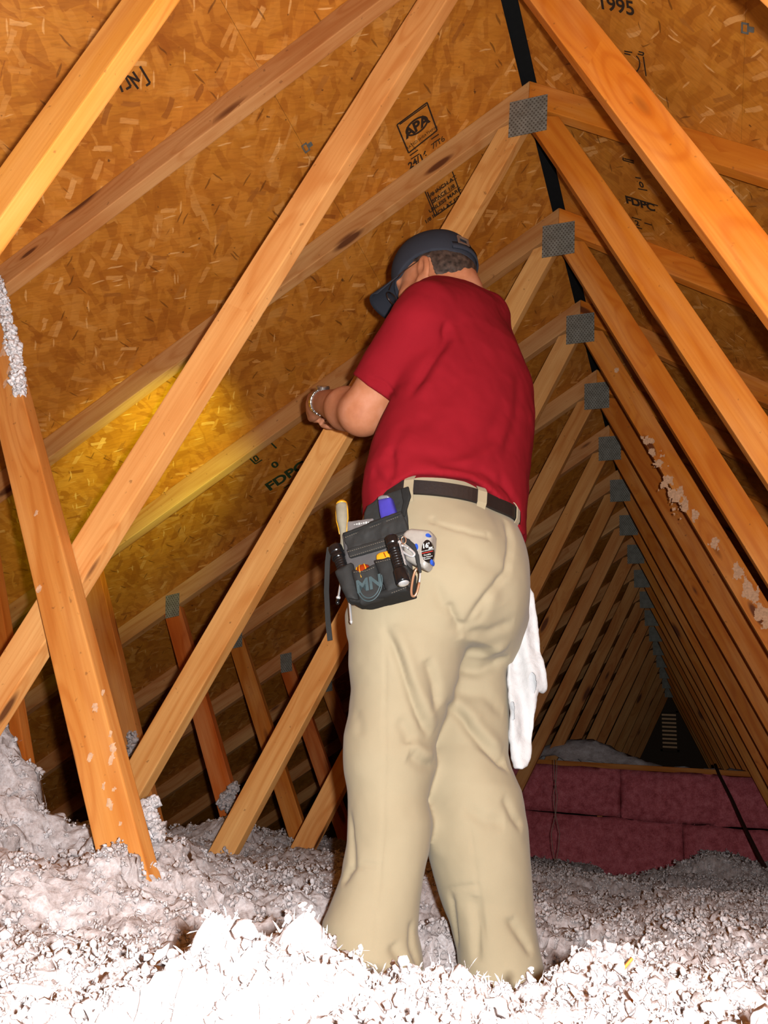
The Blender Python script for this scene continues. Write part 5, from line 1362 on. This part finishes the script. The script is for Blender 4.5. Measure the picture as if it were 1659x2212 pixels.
def slope_text(body, size, px, py, s, dirpx, name='stamped_words', mat=None, bold=0.0):
    """words reading along the picture direction dirpx"""
    p = on_slope(px, py, s); q = on_slope(px + dirpx[0], py + dirpx[1], s); n = -np.array([s * SLOPE, 0, 1.0]); n /= np.linalg.norm(n); x = (q - p) / np.linalg.norm(q - p); y = np.cross(n, x)
    return ont(put_text(body, size, mat or M['ink'], Matrix([[x[i], y[i], n[i], p[i]] for i in range(3)] + [[0, 0, 0, 1]]), name, None, 0.0003, bold), s)
dA = (385, -285)
slope_text('APA', 0.050, 900, 273, -1, dA, 'stamp_letters', bold=0.002)
slope_text('RATED SHEATHING', 0.014, 911, 297, -1, dA); slope_text('24/16', 0.034, 903, 345, -1, dA, bold=.001); slope_text('7/16', 0.03, 946, 308, -1, dA)
frame_lines([A([(580, 1385), (710, 1700), (1050, 1460), (930, 1130)]), A([(610, 1390), (735, 1680), (1030, 1470)])], -1, M['ink'], 0.004)
frame_lines([A([(640, 1440), (985, 1210)]), A([(665, 1545), (1010, 1310)])], -1, M['ink'], 0.002)
for k, tx in enumerate(('1/8 INCH AT', 'SPACE 1/8', 'UNLESS MARK', '1/8 INCH AT EDGES')): slope_text(tx, 0.022, 954 + 3.5 * k, 404 + 14 * k, -1, dA, bold=.0006)
# big half-hidden letters near the first web
Bz = lambda pts: zz(pts, 220, 60, 0.0844)
frame_lines([Bz([(340, 695), (640, 475)]), Bz([(370, 500), (450, 415)]), Bz([(750, 480), (785, 525)]), Bz([(975, 985), (1230, 1410), (1130, 1480)]), Bz([(790, 1120), (960, 1365), (570, 1200), (740, 1500), (620, 1570)]), Bz([(440, 1420), (530, 1640)]), Bz([(410, 1010), (500, 1140)]), Bz([(700, 1250), (930, 1560)])], -1, M['ink'], 0.006, 'hand_lettering')
Gz = lambda pts: zz(pts, 520, 930, 0.09644)
frame_lines([Gz([(180, 600), (660, 255), (800, 395)]), Gz([(180, 600), (330, 745), (480, 650)]), Gz([(280, 600), (340, 560), (400, 640), (340, 690), (280, 600)]), Gz([(960, 1290), (1090, 1210)])], -1, M['green_ink'], 0.007)
slope_text('FDPC', 0.085, 618, 1028, -1, (300, -195), 'stamp_letters', M['green_ink'], 0.003); slope_text('0', 0.06, 594, 1004, -1, (300, -195), 'stamp_letters', M['green_ink'], .002)
# right slope
Rz = lambda pts: zz(pts, 1300, 340, 0.1085)
slope_text('1995', 0.060, 1331, 12, 1, (300, 62), 'hand_lettering', bold=.001)
slope_text('FDPC', 0.050, 1383, 440, 1, (300, 90), 'stamp_letters', bold=.002); slope_text('0', 0.036, 1386, 399, 1, (300, 60), 'stamp_letters', bold=.001); slope_text('2', 0.036, 1377, 482, 1, (300, 75), 'stamp_letters', bold=.001); slope_text('19', 0.034, 1383, 512, 1, (300, 90), 'stamp_letters', bold=.001)
frame_lines([Rz([(725, 620), (910, 655)]), Rz([(670, 395), (780, 415)]), Rz([(560, 790), (1120, 960)]), Rz([(600, 1190), (790, 1245)]), Rz([(630, 1370), (805, 1420)]), Rz([(850, 1300), (1000, 1345)]), Rz([(430, 0), (425, 50), (640, 110)]), Rz([(450, 20), (640, 70)])], 1, M['ink'], 0.005)
frame_lines([[(1349, 110), (1366, 113)], [(1349, 115), (1362, 118)], [(1380, 111), (1391, 114), (1389, 119), (1378, 116)], [(1390, 122), (1396, 164)], ellipse_pts((1366, 138), (16, 3), (-3, 20), -1.2, 1.3, 14)], 1, M['ink'], 0.004)
# plywood clips
for px, py, s in ((661, 318, -1), (1612, 60, 1)):
    Mx = slope_frame(px, py, s, 0.0); mb = MB()
    mb.box((0, .006, .001), (.030, .004, .003), Mx); mb.box((0, -.010, .001), (.030, .004, .003), Mx); mb.box((-.013, -.002, .001), (.004, .018, .003), Mx); mb.box((.013, -.002, .001), (.004, .018, .003), Mx); mb.box((0, .014, .001), (.014, .016, .003), Mx)
    tag(mb.build('panel_clip', M['steel'], bevel=.0006), 'small steel panel clip in the board joint of the %s roof slope' % ('left' if s < 0 else 'right'), 'clip', 'panel clips')
